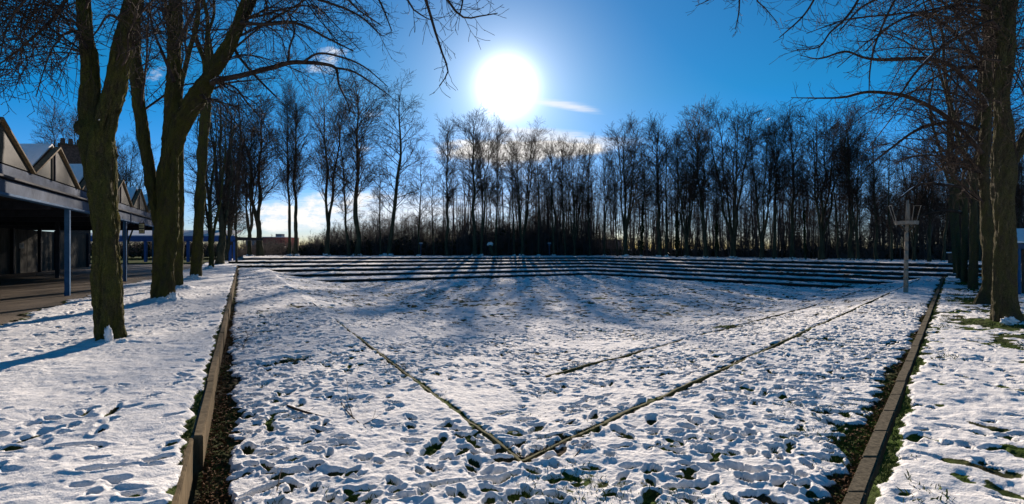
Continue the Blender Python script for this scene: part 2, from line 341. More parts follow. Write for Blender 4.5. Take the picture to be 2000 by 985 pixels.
# ---- lower ground
hmN = HMap(-13, 19, 2.5, 21, 0.02); inl = lambda x, y: XL(y)+0.1 < x < XR(y)-0.1
trails(hmN, 17000, 230, rng, 0.03, 0.085, inl, 0.66)
hmF = HMap(-45, 42, 19, 75, 0.07)
trails(hmF, 26000, 600, rng, 0.045, 0.09, lambda x, y: XL(y) < x < XR(y), 0.95)
zs = np.concatenate([np.geomspace(3.3, 24, 820), np.geomspace(24.1, 80, 300)])
ss = np.linspace(-0.004, 1.004, 640)
S, Z = np.meshgrid(ss, zs, indexing='ij'); X = XL(Z)*(1-S)+XR(Z)*S
wN = 1-sstep(Z, 19.3, 20.8)
wob = 0.03*fbm(X, Z, 3.0, 3, 7); wob2 = 0.03*fbm(X, Z, 3.0, 3, 8)
def sD(hm, A, x, z): return hm.samp(A, x, z)
xw, zw = X+wob, Z+wob2
D = np.where(Z < 20, sD(hmN, hmN.D, xw, zw), 0)*wN+sD(hmF, hmF.D, xw, zw)*(1-wN)*(Z > 19.2)
Rm = np.where(Z < 20, sD(hmN, hmN.R, xw, zw), 0)*wN+sD(hmF, hmF.R, xw, zw)*(1-wN)*(Z > 19.2)
D = D*1.18; dl = (X-XL(Z))*nL; dr = (XR(Z)-X)*nR
nz = fbm(X, Z, 1.3, 4, 2); nz2 = fbm(X, Z, 6, 4, 3)
rg_ = 0.5-np.abs(fbm(X, Z, 5.5, 4, 15)); lump = 0.026*fbm(X, Z, 4.5, 4, 5)+0.05*fbm(X, Z, 0.9, 2, 9)+0.014*(rg_-0.3)+0.012*fbm(X, Z, 13, 3, 19)*sstep(-Z, -22, -12)+0.08*sstep(Z, 12, 30)*fbm(X*0.8, Z, 2.2, 4, 16)
hgt = base_low(X, Z)+0.055+lump-D*(1+0.5*nz2)+Rm
# bare soil strips along the walls
wl = 0.27+0.22*nz+0.16*nz2; wl = wl*(0.45+0.55*sstep(-Z, -14, -5)); wr = (0.25+0.26*nz+0.2*nz2)*(0.6+0.4*sstep(-Z,-16,-6))
bare = np.maximum(sstep(-dl, -wl-0.05, -wl+0.05), sstep(-dr, -wr-0.06, -wr+0.06))
a_, b_ = dA(X, Z), dB(X, Z)
def near_line(d, other, w_): return np.exp(-(d/w_)**2)*(other > -0.06)
ed = np.maximum(near_line(a_, b_, 0.065+0.05*nz2)*(1-0.75*sstep(Z, 9, 20)), near_line(b_, a_, 0.085+0.05*nz2))
ed1 = np.maximum(near_line(b_-M1, a_-M1, 0.065+0.03*nz2)*0.95, near_line(a_-M1, b_-M1, 0.035)*np.clip(0.35+1.0*nz, 0, 1)*sstep(Z, 8, 14))
bare = np.maximum(bare, np.maximum(ed, ed1))
thick = 0.038+lump*0.5-D*(1+0.5*nz2)+0.5*Rm+0.045*nz2-0.017*sstep(Z, 11, 24)*(np.minimum(a_, b_) > 0.5)+0.035*sstep(Z, 9, 20)*fbm(X, Z, 4.5, 4, 23)
cover = np.clip(0.5+(thick-0.004)*38, 0, 1)*(1-bare)
patch = sstep(fbm(X, Z, 0.8, 4, 21), 0.46, 0.62)*0.6; cover = cover*(1-patch)
hgt = hgt-bare*0.05+bare*0.02*fbm(X, Z, 14, 3, 31)
green = np.clip(0.35+1.4*fbm(X, Z, 1.7, 3, 13)+0.5*np.maximum(ed, ed1)+0.35*(dr < 0.5)*(nz > -0.1)+0.3*(D > 0.02), 0, 1)
green = green*(1-0.5*(dl < 0.5))
g = ob('lawn_ground', gridmesh('lawn_ground', X, Z, hgt, cover, green, MT['ground'])); tag(g, kind='structure')

# ---- left upper ground
PX0, PZ0 = -16.6, 20.1
def XF(Z): return PX0-0.5*(Z-PZ0)                       # edge of the paving under the canopy
hmL = HMap(-30, -1.5, 2.3, 30, 0.02)
trails(hmL, 7000, 70, rng, 0.02, 0.065, lambda x, y: x < XL(y)-0.25, 0.72)
for k in range(60):                                     # small paw prints and dimples
    x, y = rng.uniform(-9, -3), rng.uniform(3.5, 12)
    for q in range(14): hmL.stamp(x+q*0.12+rng.uniform(-.02, .02), y+q*0.2*math.sin(k), 0, 0.06, 0.05, 0.012)
zs = np.concatenate([np.geomspace(3.0, 34, 760), np.geomspace(34.5, 130, 80), np.geomspace(135, 1500, 24)])
us = np.concatenate([[0], np.linspace(0.012, 8, 360), np.geomspace(8.1, 34, 150), np.geomspace(35, 600, 20)])
U, Z = np.meshgrid(us, zs, indexing='ij'); X = XL(Z)-0.095/nL-U
nz = fbm(X, Z, 1.1, 4, 42); nz2 = fbm(X, Z, 6, 4, 43)
msk = (Z < 29)*(X > -29.5)
D = hmL.samp(hmL.D, X+0.02*nz2, Z+0.02*nz)*msk; Rm = hmL.samp(hmL.R, X+0.02*nz2, Z)*msk
lump = 0.05*fbm(X, Z, 0.8, 3, 45)+0.028*fbm(X, Z, 3.2, 3, 44)
lump = lump+0.02*(0.3-np.abs(fbm(X, Z, 5.5, 4, 47)))
hgt = 0.30+0.05+lump-D*(1+0.4*nz2)+Rm
for px, py in TREES_L:
    tx, tz, _ = G(px, py, 0.3); rr = np.hypot(X-tx, Z-tz); big = 0.20 if px > 250 else 0.10
    hgt = hgt+big*np.exp(-(rr/0.62)**2)*(1+0.6*nz2)
dw = U*nL; e = 0.035+0.09*nz+0.09*nz2; bare = sstep(-dw, -e-0.04, -e+0.04)*(0.6+0.4*sstep(-Z, -20, -8))
dF = XF(Z)-X; pav = sstep(dF+0.9*fbm(X, Z, 0.5, 4, 51)+0.3*nz2, -0.6, 0.35)
hgt = hgt-bare*0.045-0.10*pav
thick = 0.040+0.4*lump-D+0.5*Rm+0.03*nz2; cover = np.clip(0.5+(thick-0.004)*38, 0, 1)*(1-bare)*(1-sstep(pav, 0.12, 0.4))
green = np.clip(0.6+1.2*fbm(X, Z, 2, 3, 61), 0, 1)
g = ob('upper_ground', gridmesh('upper_ground', X, Z, hgt, cover, green, MT['ground'])); tag(g, kind='structure')

# ---- right upper ground
hmR = HMap(1.5, 32, 2.3, 34, 0.022)
trails(hmR, 7500, 80, rng, 0.025, 0.065, lambda x, y: x > XR(y)+0.3, 0.72)
zs = np.concatenate([np.geomspace(3.0, 36, 620), np.geomspace(36.5, 130, 60), np.geomspace(135, 1500, 24)])
us = np.concatenate([[0], np.linspace(0.02, 9, 300), np.geomspace(9.1, 600, 60)])
U, Z = np.meshgrid(us, zs, indexing='ij'); X = XR(Z)+0.085/nR+U
nz = fbm(X, Z, 1.1, 4, 72); nz2 = fbm(X, Z, 6, 4, 73); msk = (Z < 33)*(X < 31)
D = hmR.samp(hmR.D, X+0.02*nz2, Z+0.02*nz)*msk; Rm = hmR.samp(hmR.R, X+0.02*nz2, Z)*msk
lump = 0.04*fbm(X, Z, 0.8, 3, 75)+0.03*fbm(X, Z, 4, 3, 74)
lump = lump+0.03*(0.3-np.abs(fbm(X, Z, 5.5, 4, 77)))
hgt = 0.07+0.045+lump-D*(1+0.4*nz2)+Rm
for px, py in TREES_R:
    tx, tz, _ = G(px, py, 0.1); rr = np.hypot(X-tx, Z-tz); hgt = hgt+0.10*np.exp(-(rr/0.6)**2)*(1+0.5*nz2)
dw = U*nR; e = 0.09+0.12*nz+0.12*nz2; bare = sstep(-dw, -e-0.05, -e+0.05)
row = np.exp(-((dw-1.6)/1.1)**2)*sstep(Z, 9, 13)
thin = np.clip(row*1.3*(0.43+1.6*fbm(X, Z, 1.0, 5, 81)+1.3*fbm(X, Z, 5, 3, 85)), 0, 1)+0.9*np.clip(fbm(X, Z, 2.4, 4, 83)-0.22, 0, 1)*2.4
hgt = hgt-bare*0.05-0.03*np.clip(thin, 0, 1)
thick = 0.032+0.4*lump-D+0.5*Rm+0.03*nz2; cover = np.clip(0.5+(thick-0.004)*38, 0, 1)*(1-bare)*(1-sstep(thin, 0.25, 0.6))
green = np.clip(0.75+1.0*fbm(X, Z, 2, 3, 91), 0, 1)
g = ob('verge_ground', gridmesh('verge_ground', X, Z, hgt, cover, green, MT['ground'])); tag(g, kind='structure')

# ---- base sheet to the horizon
g = ob('ground', npmesh('ground', np.array([(-4000, -300, -1.4), (4000, -300, -1.4), (4000, 5000, -1.4), (-4000, 5000, -1.4)]), np.array([[0, 1, 2, 3]]), False, (MT['snow'],))); tag(g, kind='structure')

# ---- terraces: riser polylines from left end over the corner to the right end
RIS = []
names = ['lowest', 'second lowest', 'third lowest', 'third highest', 'second highest', 'topmost']
LP = [(668, 45.5), (597, 49.0), (527, 52.5), (466, 56.0), (446, 62.0), (474, 68.5)]
CP = [58.5, 62.0, 65.5, 69.0, 72.5, 76.0]
RP = [(1630, 38.6), (1710, 38.7), (1781, 38.9), (1842, 38.0), (1878, 38.9), (1884, 40.5)]
zb = [-0.9, -0.6, -0.3, 0.0, 0.3, 0.6]
def ext(p, q, e):
    d = math.hypot(p[0]-q[0], p[1]-q[1]); return (p[0]+(p[0]-q[0])/d*e, p[1]+(p[1]-q[1])/d*e)
for i in range(6):
    l = ((LP[i][0]-1000)/1000*LP[i][1], LP[i][1]); c_ = (0.155*CP[i], CP[i]); r_ = ((RP[i][0]-1000)/1000*RP[i][1], RP[i][1])
    l = ext(l, c_, (5, 4, 3, 0.3, 0, 0)[i]); r_ = ext(r_, c_, (5, 4, 3, 1.5, 1.5, 1.5)[i]); RIS.append((l, c_, r_))
def along(pl, n):
    (a, b), (c_, d), (e, f) = pl; t = np.linspace(0, 1, n)
    x = np.concatenate([a+(c_-a)*t, (c_+(e-c_)*t)[1:]]); y = np.concatenate([b+(d-b)*t, (d+(f-d)*t)[1:]]); return np.stack([x, y], -1)
for i in range(6):
    A = along(RIS[i], 420); top = zb[i]+0.3
    # retaining riser wall: 0.25 m thick slab following the line, two arms
    root = empty('terrace_wall', (RIS[i][1][0], RIS[i][1][1], zb[i]), '%s of the six long dark retaining walls stepping up behind the snowy lawn' % names[i], 'retaining wall', 'dark stepped walls behind the lawn')
    for arm in (0, 1):
        p, q = RIS[i][arm], RIS[i][arm+1]; n = 240; t = np.linspace(0, 1, n)[:, None]
        P = np.array(p)+(np.array(q)-np.array(p))*t; d = (np.array(q)-np.array(p)); d /= np.linalg.norm(d); nrm_ = np.array([-d[1], d[0]])
        lump = 0.012*fbm(P[:, 0], P[:, 1], 2.0, 4, 100+i)
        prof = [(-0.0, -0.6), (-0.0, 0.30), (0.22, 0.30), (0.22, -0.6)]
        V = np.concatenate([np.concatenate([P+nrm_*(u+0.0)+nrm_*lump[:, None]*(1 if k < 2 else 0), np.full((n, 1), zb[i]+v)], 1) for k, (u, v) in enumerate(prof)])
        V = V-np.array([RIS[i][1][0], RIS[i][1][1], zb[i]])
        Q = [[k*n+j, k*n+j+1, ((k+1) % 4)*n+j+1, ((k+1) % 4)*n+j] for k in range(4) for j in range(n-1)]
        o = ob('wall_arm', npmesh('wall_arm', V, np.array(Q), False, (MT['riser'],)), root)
    # snowy tread behind it, overhanging the riser a little
    if i < 5: B = along(RIS[i+1], 420)
    else: B = None
    rows = 16 if B is not None else 60
    tt = np.linspace(0, 1, rows)
    if B is not None:
        dirn = B-A; dn = dirn/np.linalg.norm(dirn, axis=1)[:, None]
        X = A[:, None, 0]-0.03*dn[:, None, 0]+(dirn[:, None, 0])*tt[None]*1.01; Z = A[:, None, 1]-0.03*dn[:, None, 1]+(dirn[:, None, 1])*tt[None]*1.01
    else:
        k = np.concatenate([np.linspace(0.9995, 1.12, 34), np.geomspace(1.13, 20, 26)]); X = A[:, None, 0]*k[None]; Z = A[:, None, 1]*k[None]
    nn_ = fbm(X, Z, 1.6, 4, 110+i); over = 0.05*fbm(X, Z, 3, 3, 120+i)
    Y = top+0.035+0.05*nn_+0.03*fbm(X, Z, 5, 3, 130+i)
    X[:, 0] += 0; Y[:, 0] = top-0.03+0.03*over[:, 0]
    X[:, 0] -= 0.0
    if B is None:
        X = np.concatenate([X[:1], X, X[-1:]]); Z = np.concatenate([Z[:1], Z, Z[-1:]]); Y = np.concatenate([Y[:1]*0+0.0, Y, Y[-1:]*0+0.0])
        nn_ = fbm(X, Z, 1.6, 4, 110+i)
    cov = np.clip(0.75+1.1*nn_+0.9*fbm(X, Z, 5, 3, 140+i), 0, 1); cov = np.where(cov > 0.35, 1, cov)
    o = ob('terrace_ground' if B is not None else 'field', gridmesh('terrace_ground', X, Z, Y, cov, np.full(X.shape, 0.5), MT['ground'])); tag(o, kind='structure')

# ------------------------------------------------------------------ walls, kerbs and edging
def wall_run(root, name, m, line, side, z0, z1, th, zz, gap=0.008, jit=0.01, bev=0.008):
    for a, b in zip(zz[:-1], zz[1:]):
        j = rng.uniform(-jit, jit); dz = rng.uniform(-0.006, 0.006); n = 1/math.hypot(1, SL if side < 0 else SR)
        g_ = gap
        p = (line(a+g_)+j, a+g_); q = (line(b-g_)+j+rng.uniform(-jit, jit)*0.5, b-g_)
        poly = [(p[0], p[1], z0), (q[0], q[1], z0), (q[0]+side*th/n, q[1], z0), (p[0]+side*th/n, p[1], z0)]
        MB().prism(poly, (0, 0, z1-z0+dz)).build(name, m, root, bevel=bev)
root = empty('retaining_wall', (XL(10), 10, 0), 'low brown concrete retaining wall along the raised snowy ground on the left', 'retaining wall')
zz = [4.98+2.05*k for k in range(25)] + [57.0]
wall_run(root, 'wall_slab', MT['concrete'], XL, -1, -0.3, 0.335, 0.085, zz, 0.006, 0.012)
wall_run(root, 'wall_slab', MT['concrete'], lambda z: XL(z)-0.075, -1, -0.3, 0.32, 0.10, [2.9, 4.96], 0.006, 0.004)
root = empty('stone_kerb', (XR(10), 10, 0), 'straight raised concrete block kerb running along the right side of the lawn', 'kerb')
zz = [2.9]
while zz[-1] < 36.8: zz.append(zz[-1]+0.72)
wall_run(root, 'kerb_block', MT['kerbstone'], lambda z: XR(z)-0.07/nR, 1, -0.25, 0.095, 0.125, zz, 0.007, 0.006, 0.012)
def strip(name, root, p0, k, Z0, Z1, wd, lift, m, seed, fade=0.0):
    n = int((Z1-Z0)/0.06); z_ = np.linspace(Z0, Z1, n); x_ = p0[0]+k*(z_-p0[1]); nn = 1/math.hypot(1, k)
    cols = np.array([-0.5, -0.46, -0.2, 0.1, 0.46, 0.5]); Xs = x_[None]+(cols[:, None]*wd*((1-fade*sstep(z_, 8, 22))*(1+0.5*fbm(z_, z_, 2, 3, seed)))[None])/nn; Zs = np.repeat(z_[None], 6, 0)
    Ys = base_low(Xs, Zs)+lift+0.03*fbm(Xs, Zs, 1.3, 4, seed+1)+0.01*fbm(Xs, Zs, 12, 2, seed+2); Ys[0] -= 0.12; Ys[-1] -= 0.12
    me = gridmesh(name, Xs-root.location.x, Zs-root.location.y, Ys-root.location.z, np.zeros(Xs.shape), np.zeros(Xs.shape), m); ob(name, me, root)
root = empty('edging_kerb', (V2[0], V2[1], 0), 'mossy flush edging kerb meeting in a wide V nearest the camera', 'kerb', None)
strip('kerb_arm', root, V2, K2L, V2[1], 30, 0.062, 0.030, MT['edging'], 201, 0.8)
strip('kerb_arm', root, V2, K2R, V2[1], 36, 0.085, 0.040, MT['edging'], 203)
v1z = V2[1]+(M1*math.hypot(1, K2L)+M1*math.hypot(1, K2R))/(K2R-K2L); v1 = (V2[0]+K2L*(v1z-V2[1])+M1*math.hypot(1, K2L), v1z)
root = empty('edging_kerb', (v1[0], v1[1], -0.2), 'thin faint edging kerb inside the lawn, parallel to the mossy V kerb', 'kerb', None)
strip('kerb_arm', root, v1, K2R, v1[1], 34, 0.042, 0.062, MT['edging'], 205)

# paving under the canopy
zs = np.concatenate([np.linspace(8, 60, 160)]); us = np.linspace(-1.2, 60, 120); U, Z = np.meshgrid(us, zs, indexing='ij'); X = XF(Z)-U
o = ob('pavement', gridmesh('pavement', X, Z, 0.312+0.012*fbm(X, Z, 0.6, 3, 7)-0.05*(U < -1.0), np.ones(X.shape), np.ones(X.shape), MT['paving'])); tag(o, kind='structure')

# ------------------------------------------------------------------ trees
class Tree:
    def __init__(s, seed): s.r = random.Random(seed); s.thick = []; s.thin = {}; s.snow = []
    def addpoly(s, pts, rad): s.thin.setdefault(len(pts), []).append((pts, rad))
def nrmv(v):
    l = math.sqrt(v[0]*v[0]+v[1]*v[1]+v[2]*v[2]) or 1.0; return (v[0]/l, v[1]/l, v[2]/l)
def side_dir(d, ang, r, flat=1.0):
    while True:
        q = (r.gauss(0, 1), r.gauss(0, 1), r.gauss(0, 1)*flat); k = q[0]*d[0]+q[1]*d[1]+q[2]*d[2]; q = (q[0]-k*d[0], q[1]-k*d[1], q[2]-k*d[2]); l = math.sqrt(q[0]**2+q[1]**2+q[2]**2)
        if l > 0.2: break
    ca, sa = math.cos(ang), math.sin(ang)/l
    return nrmv((d[0]*ca+q[0]*sa, d[1]*ca+q[1]*sa, d[2]*ca+q[2]*sa))
def grow(T, p, d, Ln, r, lv, P):
    R = T.r; n = P['seg'][lv]; pts = [p]; rad = [r]; trop = P['trop'][lv]; wob = P['wob'][lv]; st = Ln/n
    dirs = []
    for i in range(n):
        d = nrmv((d[0]+R.gauss(0, wob), d[1]+R.gauss(0, wob), d[2]+R.gauss(0, wob)+trop)); p = (p[0]+d[0]*st, p[1]+d[1]*st, p[2]+d[2]*st)
        pts.append(p); rad.append(max(P['rmin'], r*(1-0.72*(i+1)/n))); dirs.append(d)
    T.addpoly(pts, rad)
    if lv+1 < len(P['seg']): kids(T, pts, rad, Ln, lv, P, 0.15)
def kids(T, pts, rad, Ln, lv, P, t0=0.1, scale=1.0):
    R = T.r; k = int(Ln*P['dens'][lv]*scale+R.random()); n = len(pts)-1
    for j in range(k):
        t = t0+(1-t0)*(j+R.random())/max(1, k); x = min(t*n, n-1e-4); i = int(x); f = x-i
        q = tuple(pts[i][a]*(1-f)+pts[i+1][a]*f for a in range(3)); dd = nrmv(tuple(pts[i+1][a]-pts[i][a] for a in range(3)))
        an = R.uniform(*P['ang'][lv]); c_ = side_dir(dd, an, R, P.get('flat', 1.0)); cl = P['len'][lv]*(1-P.get('tp', 0.55)*t)*R.uniform(0.55, 1.25)
        grow(T, q, c_, cl, max(P['rmin'], min(rad[i]*0.55, P['cr'][lv])), lv+1, P)
def smoothline(pts, step):
    P = [np.array(p, float) for p in pts]; P = [2*P[0]-P[1]]+P+[2*P[-1]-P[-2]]; out = []
    for i in range(1, len(P)-2):
        n = max(2, int(np.linalg.norm(P[i+1][:3]-P[i][:3])/step))
        for k in range(n):
            t = k/n; out.append(0.5*((2*P[i])+(-P[i-1]+P[i+1])*t+(2*P[i-1]-5*P[i]+4*P[i+1]-P[i+2])*t*t+(-P[i-1]+3*P[i]-3*P[i+1]+P[i+2])*t**3))
    out.append(P[-2]); return out
def limb(T, pts, step=0.06, P=None, lv=0, Ln=None, t0=0.1, scale=1.0, thick=True, snow=0.0):
    """pts: (x, y, z, radius) in metres"""
    s = smoothline(pts, step)
    xyz = [tuple(p[:3]) for p in s]; rad = [max(0.004, float(p[3])) for p in s]
    if thick: T.thick.append((np.array(xyz), np.array(rad)))
    else: T.addpoly(xyz, rad)
    if P is not None:
        tot = sum(math.dist(xyz[i], xyz[i+1]) for i in range(len(xyz)-1)); kids(T, xyz, rad, tot, lv, P, t0, scale)
    if snow:
        for i in range(0, len(xyz)-1, max(1, int(0.05/step))):
            pass
        T.snow.append((xyz, rad, snow))
def tubes(groups, sides):
    VV = []; QQ = []; off = 0
    for n, lst in groups.items():
        P = np.array([a for a, b in lst], dtype=np.float64); R = np.array([b for a, b in lst]); Mm = len(lst)
        T_ = np.empty_like(P); T_[:, 1:-1] = P[:, 2:]-P[:, :-2]; T_[:, 0] = P[:, 1]-P[:, 0]; T_[:, -1] = P[:, -1]-P[:, -2]
        T_ /= np.linalg.norm(T_, axis=2, keepdims=True)+1e-9
        mean = T_.mean(1); ref = np.where((np.abs(mean[:, 2:3]) > 0.8), np.array([[1.0, 0.1, 0]]), np.array([[0, 0, 1.0]]))[:, None, :]
        a = np.cross(T_, ref); a /= np.linalg.norm(a, axis=2, keepdims=True)+1e-9; b_ = np.cross(T_, a)
        th = np.arange(sides)*2*math.pi/sides
        V = P[:, :, None, :]+R[:, :, None, None]*(a[:, :, None, :]*np.cos(th)[None, None, :, None]+b_[:, :, None, :]*np.sin(th)[None, None, :, None])
        idx = off+np.arange(Mm*n*sides).reshape(Mm, n, sides); nx = np.roll(idx, -1, axis=2)
        Q = np.stack([idx[:, :-1], nx[:, :-1], nx[:, 1:], idx[:, 1:]], -1).reshape(-1, 4)
        VV.append(V.reshape(-1, 3)); QQ.append(Q); off += Mm*n*sides
    return np.concatenate(VV), np.concatenate(QQ)
def trunkmesh(thick, sides, amp, rs):
    VV = []; QQ = []; off = 0
    for P, R in thick:
        n = len(P); T_ = np.gradient(P, axis=0); T_ /= np.linalg.norm(T_, axis=1)[:, None]+1e-9
        m_ = T_.mean(0); ref = np.array([1.0, 0.1, 0]) if abs(m_[2]) > 0.6 else np.array([0, 0, 1.0])
        a = np.cross(T_, ref); a /= np.linalg.norm(a, axis=1)[:, None]; b_ = np.cross(T_, a)
        sd = sides if R.max() > 0.08 else 12; th = np.arange(sd)*2*math.pi/sd
        s = np.concatenate([[0], np.cumsum(np.linalg.norm(np.diff(P, axis=0), axis=1))])
        TH, S_ = np.meshgrid(th, s); k = rs.rand()*50
        cxn, syn = np.cos(TH), np.sin(TH)
        n1 = fbm(cxn*1.3+k, S_*1.2+syn*1.3, 1.0, 3, 3)           # lumps
        n2 = fbm(cxn*5+k, S_*1.6+syn*5, 1.3, 3, 9)               # furrows
        lob = 0.34*np.exp(-S_/0.42)*np.cos(5*TH+k+0.6*np.sin(TH*2)) if (R[0] > R.max()*0.95 and R.max() > 0.15) else 0
        RR = R[:, None]*(1+amp*(0.40*n1-0.26*np.abs(n2)+0.10*fbm(cxn*9+k, S_*7+syn*9, 1.0, 2, 5)+lob))
        V = P[:, None, :]+RR[:, :, None]*(a[:, None, :]*cxn[:, :, None]+b_[:, None, :]*syn[:, :, None])
        idx = off+np.arange(n*sd).reshape(n, sd); nx = np.roll(idx, -1, axis=1)
        QQ.append(np.stack([idx[:-1], nx[:-1], nx[1:], idx[1:]], -1).reshape(-1, 4)); VV.append(V.reshape(-1, 3)); off += n*sd
    return np.concatenate(VV), np.concatenate(QQ)
def snowmesh(lst, rr):
    """broken caps of snow lying on the upper side of limbs"""
    VV = []; QQ = []; off = 0
    for xyz, rad, amt in lst:
        n = len(xyz); i = 0
        while i < n-4:
            run = rr.randint(3, max(4, int(8*amt)))
            if rr.random() < amt*0.5:
                j = min(n-1, i+run); seg = range(i, j+1); m_ = len(seg)
                if m_ >= 3:
                    P = np.array([xyz[q] for q in seg]); R = np.array([rad[q] for q in seg]); T_ = np.gradient(P, axis=0); T_ /= np.linalg.norm(T_, axis=1)[:, None]+1e-9
                    a = np.cross(T_, np.array([0, 0, 1.0])); la = np.linalg.norm(a, axis=1)
                    if la.min() > 0.18:
                        a /= la[:, None]; up = np.cross(a, T_); th = np.linspace(0.25*math.pi, 0.75*math.pi, 5); end = np.sin(np.linspace(0.02, math.pi-0.02, m_))**0.5
                        prof = np.array([0.97, 1.10, 1.16, 1.10, 0.97]); hh = (prof[None]-1)*(end[:, None])+0.985
                        jit = np.array([rr.uniform(0.6, 1.0) for _ in range(m_)])
                        V = P[:, None]+(R[:, None]*hh+0.006*end[:, None])[:, :, None]*(a[:, None]*(np.cos(th)[None, :, None]*(end*jit)[:, None, None])+up[:, None]*np.maximum(np.sin(th)[None, :, None], 0.95*end[:, None, None]))
                        idx = off+np.arange(m_*5).reshape(m_, 5); QQ.append(np.stack([idx[:-1, :-1], idx[1:, :-1], idx[1:, 1:], idx[:-1, 1:]], -1).reshape(-1, 4)); VV.append(V.reshape(-1, 3)); off += m_*5
                i = j+rr.randint(3, 12)
            else: i += run
    if not VV: return None
    return np.concatenate(VV), np.concatenate(QQ)
def finish(T, base, label, name='bare_tree', cat='tree', group=None, bark='bark_moss', sides=36, amp=1.0, tsides=4, world=True):
    root = empty(name, base, label, cat, group); b = np.array(base)
    V, Q = trunkmesh(T.thick, sides, amp, np.random.RandomState(int(abs(base[0]*97)) % 1000))
    ob('trunk', npmesh('trunk', V-b, Q, True, (MT[bark],)), root)
    if T.thin:
        V, Q = tubes(T.thin, tsides); ob('crown', npmesh('crown', V-b, Q, True, (MT['twig'],)), root)
    if T.snow:
        r_ = snowmesh(T.snow, T.r)
        if r_: tag(ob('snow_dusting', npmesh('snow_dusting', r_[0]-b, r_[1], True, (MT['snow'],)), root), kind='stuff')
    return root

# twig styles for the near avenue trees
NEAR = dict(seg=[4, 5, 4, 3], trop=[0.0, -0.02, 0.03, 0.05], wob=[0.1, 0.15, 0.15, 0.16], dens=[2.4, 5.0, 7.0, 0], ang=[(0.6, 1.2), (0.5, 1.0), (0.5, 1.0)], len=[2.6, 1.15, 0.5], cr=[0.026, 0.010, 0.006], rmin=0.0048)
def L4(pts, d, wmul=0.5):      # [(px, py, width_px[, depth])] -> world points with radii
    out = []
    for p in pts:
        dd = p[3] if len(p) > 3 else d
        x, y, z = W(p[0], p[1], dd); out.append((x, y, z, p[2]*dd/1000*wmul*math.cos(math.atan((p[0]-1000)/1000.0))))
    return out

def sprays(T, n, anchors, region, d, dj, arch, w0=9, seed=1, scale=1.0, P=None):
    R = random.Random(seed)
    for _ in range(n):
        a = R.choice(anchors); tx = R.uniform(region[0], region[2]); ty = R.uniform(region[1], region[3]); dz = R.uniform(-dj, dj); pts = []
        L_ = math.hypot(tx-a[0], ty-a[1]); ar = arch*L_*R.uniform(0.5, 1.3); nn_ = 6; ww = w0*R.uniform(0.6, 1.1)*min(1, L_/200+0.35)
        for k in range(nn_):
            t = k/(nn_-1); e = math.sin(math.pi*min(1, t*0.9+0.0))
            pts.append((a[0]+(tx-a[0])*t+R.gauss(0, 4)*(0 < k), a[1]+(ty-a[1])*t**1.25-ar*e+R.gauss(0, 4)*(0 < k), ww*(1-0.85*t)+0.5, d+dz*t))
        limb(T, L4(pts, d), 0.15, P or NEAR, 1, t0=0.12, scale=scale, thick=False)
# --- first left tree, forked
d1 = G(215, 672, 0.3)[1]; T = Tree(101)
limb(T, L4([(214, 704, 80), (214, 684, 74), (213, 665, 63), (212, 640, 57), (210, 560, 53), (209, 480, 53), (202, 380, 56), (196, 330, 59), (190, 285, 64), (188, 250, 60), (188, 215, 34)], d1), 0.035)
limb(T, L4([(182, 290, 38), (178, 250, 46), (178, 200, 42), (176, 150, 38), (170, 80, 35), (160, 0, 32), (152, -90, 28), (140, -230, 20), (150, -400, 10)], d1), 0.05, NEAR, 0, t0=0.35, scale=0.5)
limb(T, L4([(196, 300, 44), (208, 245, 50), (220, 195, 46), (231, 140, 42), (246, 70, 41), (262, 0, 39), (282, -90, 34), (310, -230, 24), (320, -400, 12)], d1), 0.05, NEAR, 0, t0=0.35, scale=0.45, snow=0.3)
limb(T, L4([(176, 262, 38), (166, 250, 44), (158, 240, 30), (154, 236, 8)], d1-0.1), 0.03)
limb(T, L4([(158, -60, 14), (120, 14, 11), (96, 44, 9), (52, 84, 7), (10, 118, 5), (-40, 150, 3)], d1), 0.15, NEAR, 1, t0=0.05, scale=1.0, thick=False)
limb(T, L4([(172, 95, 8), (140, 60, 7), (105, 90, 5), (85, 140, 4), (70, 190, 3)], d1-0.3), 0.15, NEAR, 1, t0=0.1, scale=1.0, thick=False)
limb(T, L4([(150, -90, 9), (70, -20, 7), (20, 40, 5), (0, 110, 4), (-10, 170, 3)], d1-1.2), 0.15, NEAR, 1, t0=0.1, scale=1.0, thick=False)
limb(T, L4([(155, -150, 9), (100, -60, 7), (60, 0, 5), (40, 60, 4), (55, 130, 3)], d1+1.0), 0.15, NEAR, 1, t0=0.1, scale=0.9, thick=False)
# long limb reaching over the lawn above the frame, ending in the hanging sprays at the top centre
limb(T, L4([(290, -120, 18, d1), (400, -210, 15, d1-0.4), (600, -190, 12, d1-0.9), (760, -110, 9, d1-1.3), (820, -30, 7, 8.0), (836, 14, 6, 7.9), (850, 62, 5, 7.8), (864, 105, 4, 7.8), (875, 140, 3, 7.8), (858, 168, 1.6, 7.7)], d1), 0.12, None, thick=False)
SPR = dict(NEAR); SPR.update(dens=[3.0, 6.5, 7.5, 0], len=[0.95, 0.6, 0.34], ang=[(0.4, 0.9), (0.4, 0.85), (0.4, 0.8)], cr=[0.008, 0.005, 0.004], rmin=0.0034)
limb(T, L4([(820, -30, 6), (836, 14, 5.5), (850, 62, 5), (864, 105, 4), (875, 140, 3), (858, 168, 1.6)], 7.85), 0.12, SPR, 1, t0=0.1, thick=False)
limb(T, L4([(790, -90, 5), (796, 0, 4), (822, 29, 3), (842, 39, 2)], 8.1), 0.12, SPR, 1, t0=0.2, thick=False)
limb(T, L4([(830, -90, 6), (874, 0, 5), (905, 34, 4), (936, 32, 3), (972, 26, 2)], 7.8), 0.12, SPR, 1, t0=0.15, thick=False)
limb(T, L4([(700, -150, 6), (668, -40, 5), (690, 10, 4), (745, 50, 2)], 8.6), 0.12, SPR, 1, t0=0.15, thick=False)
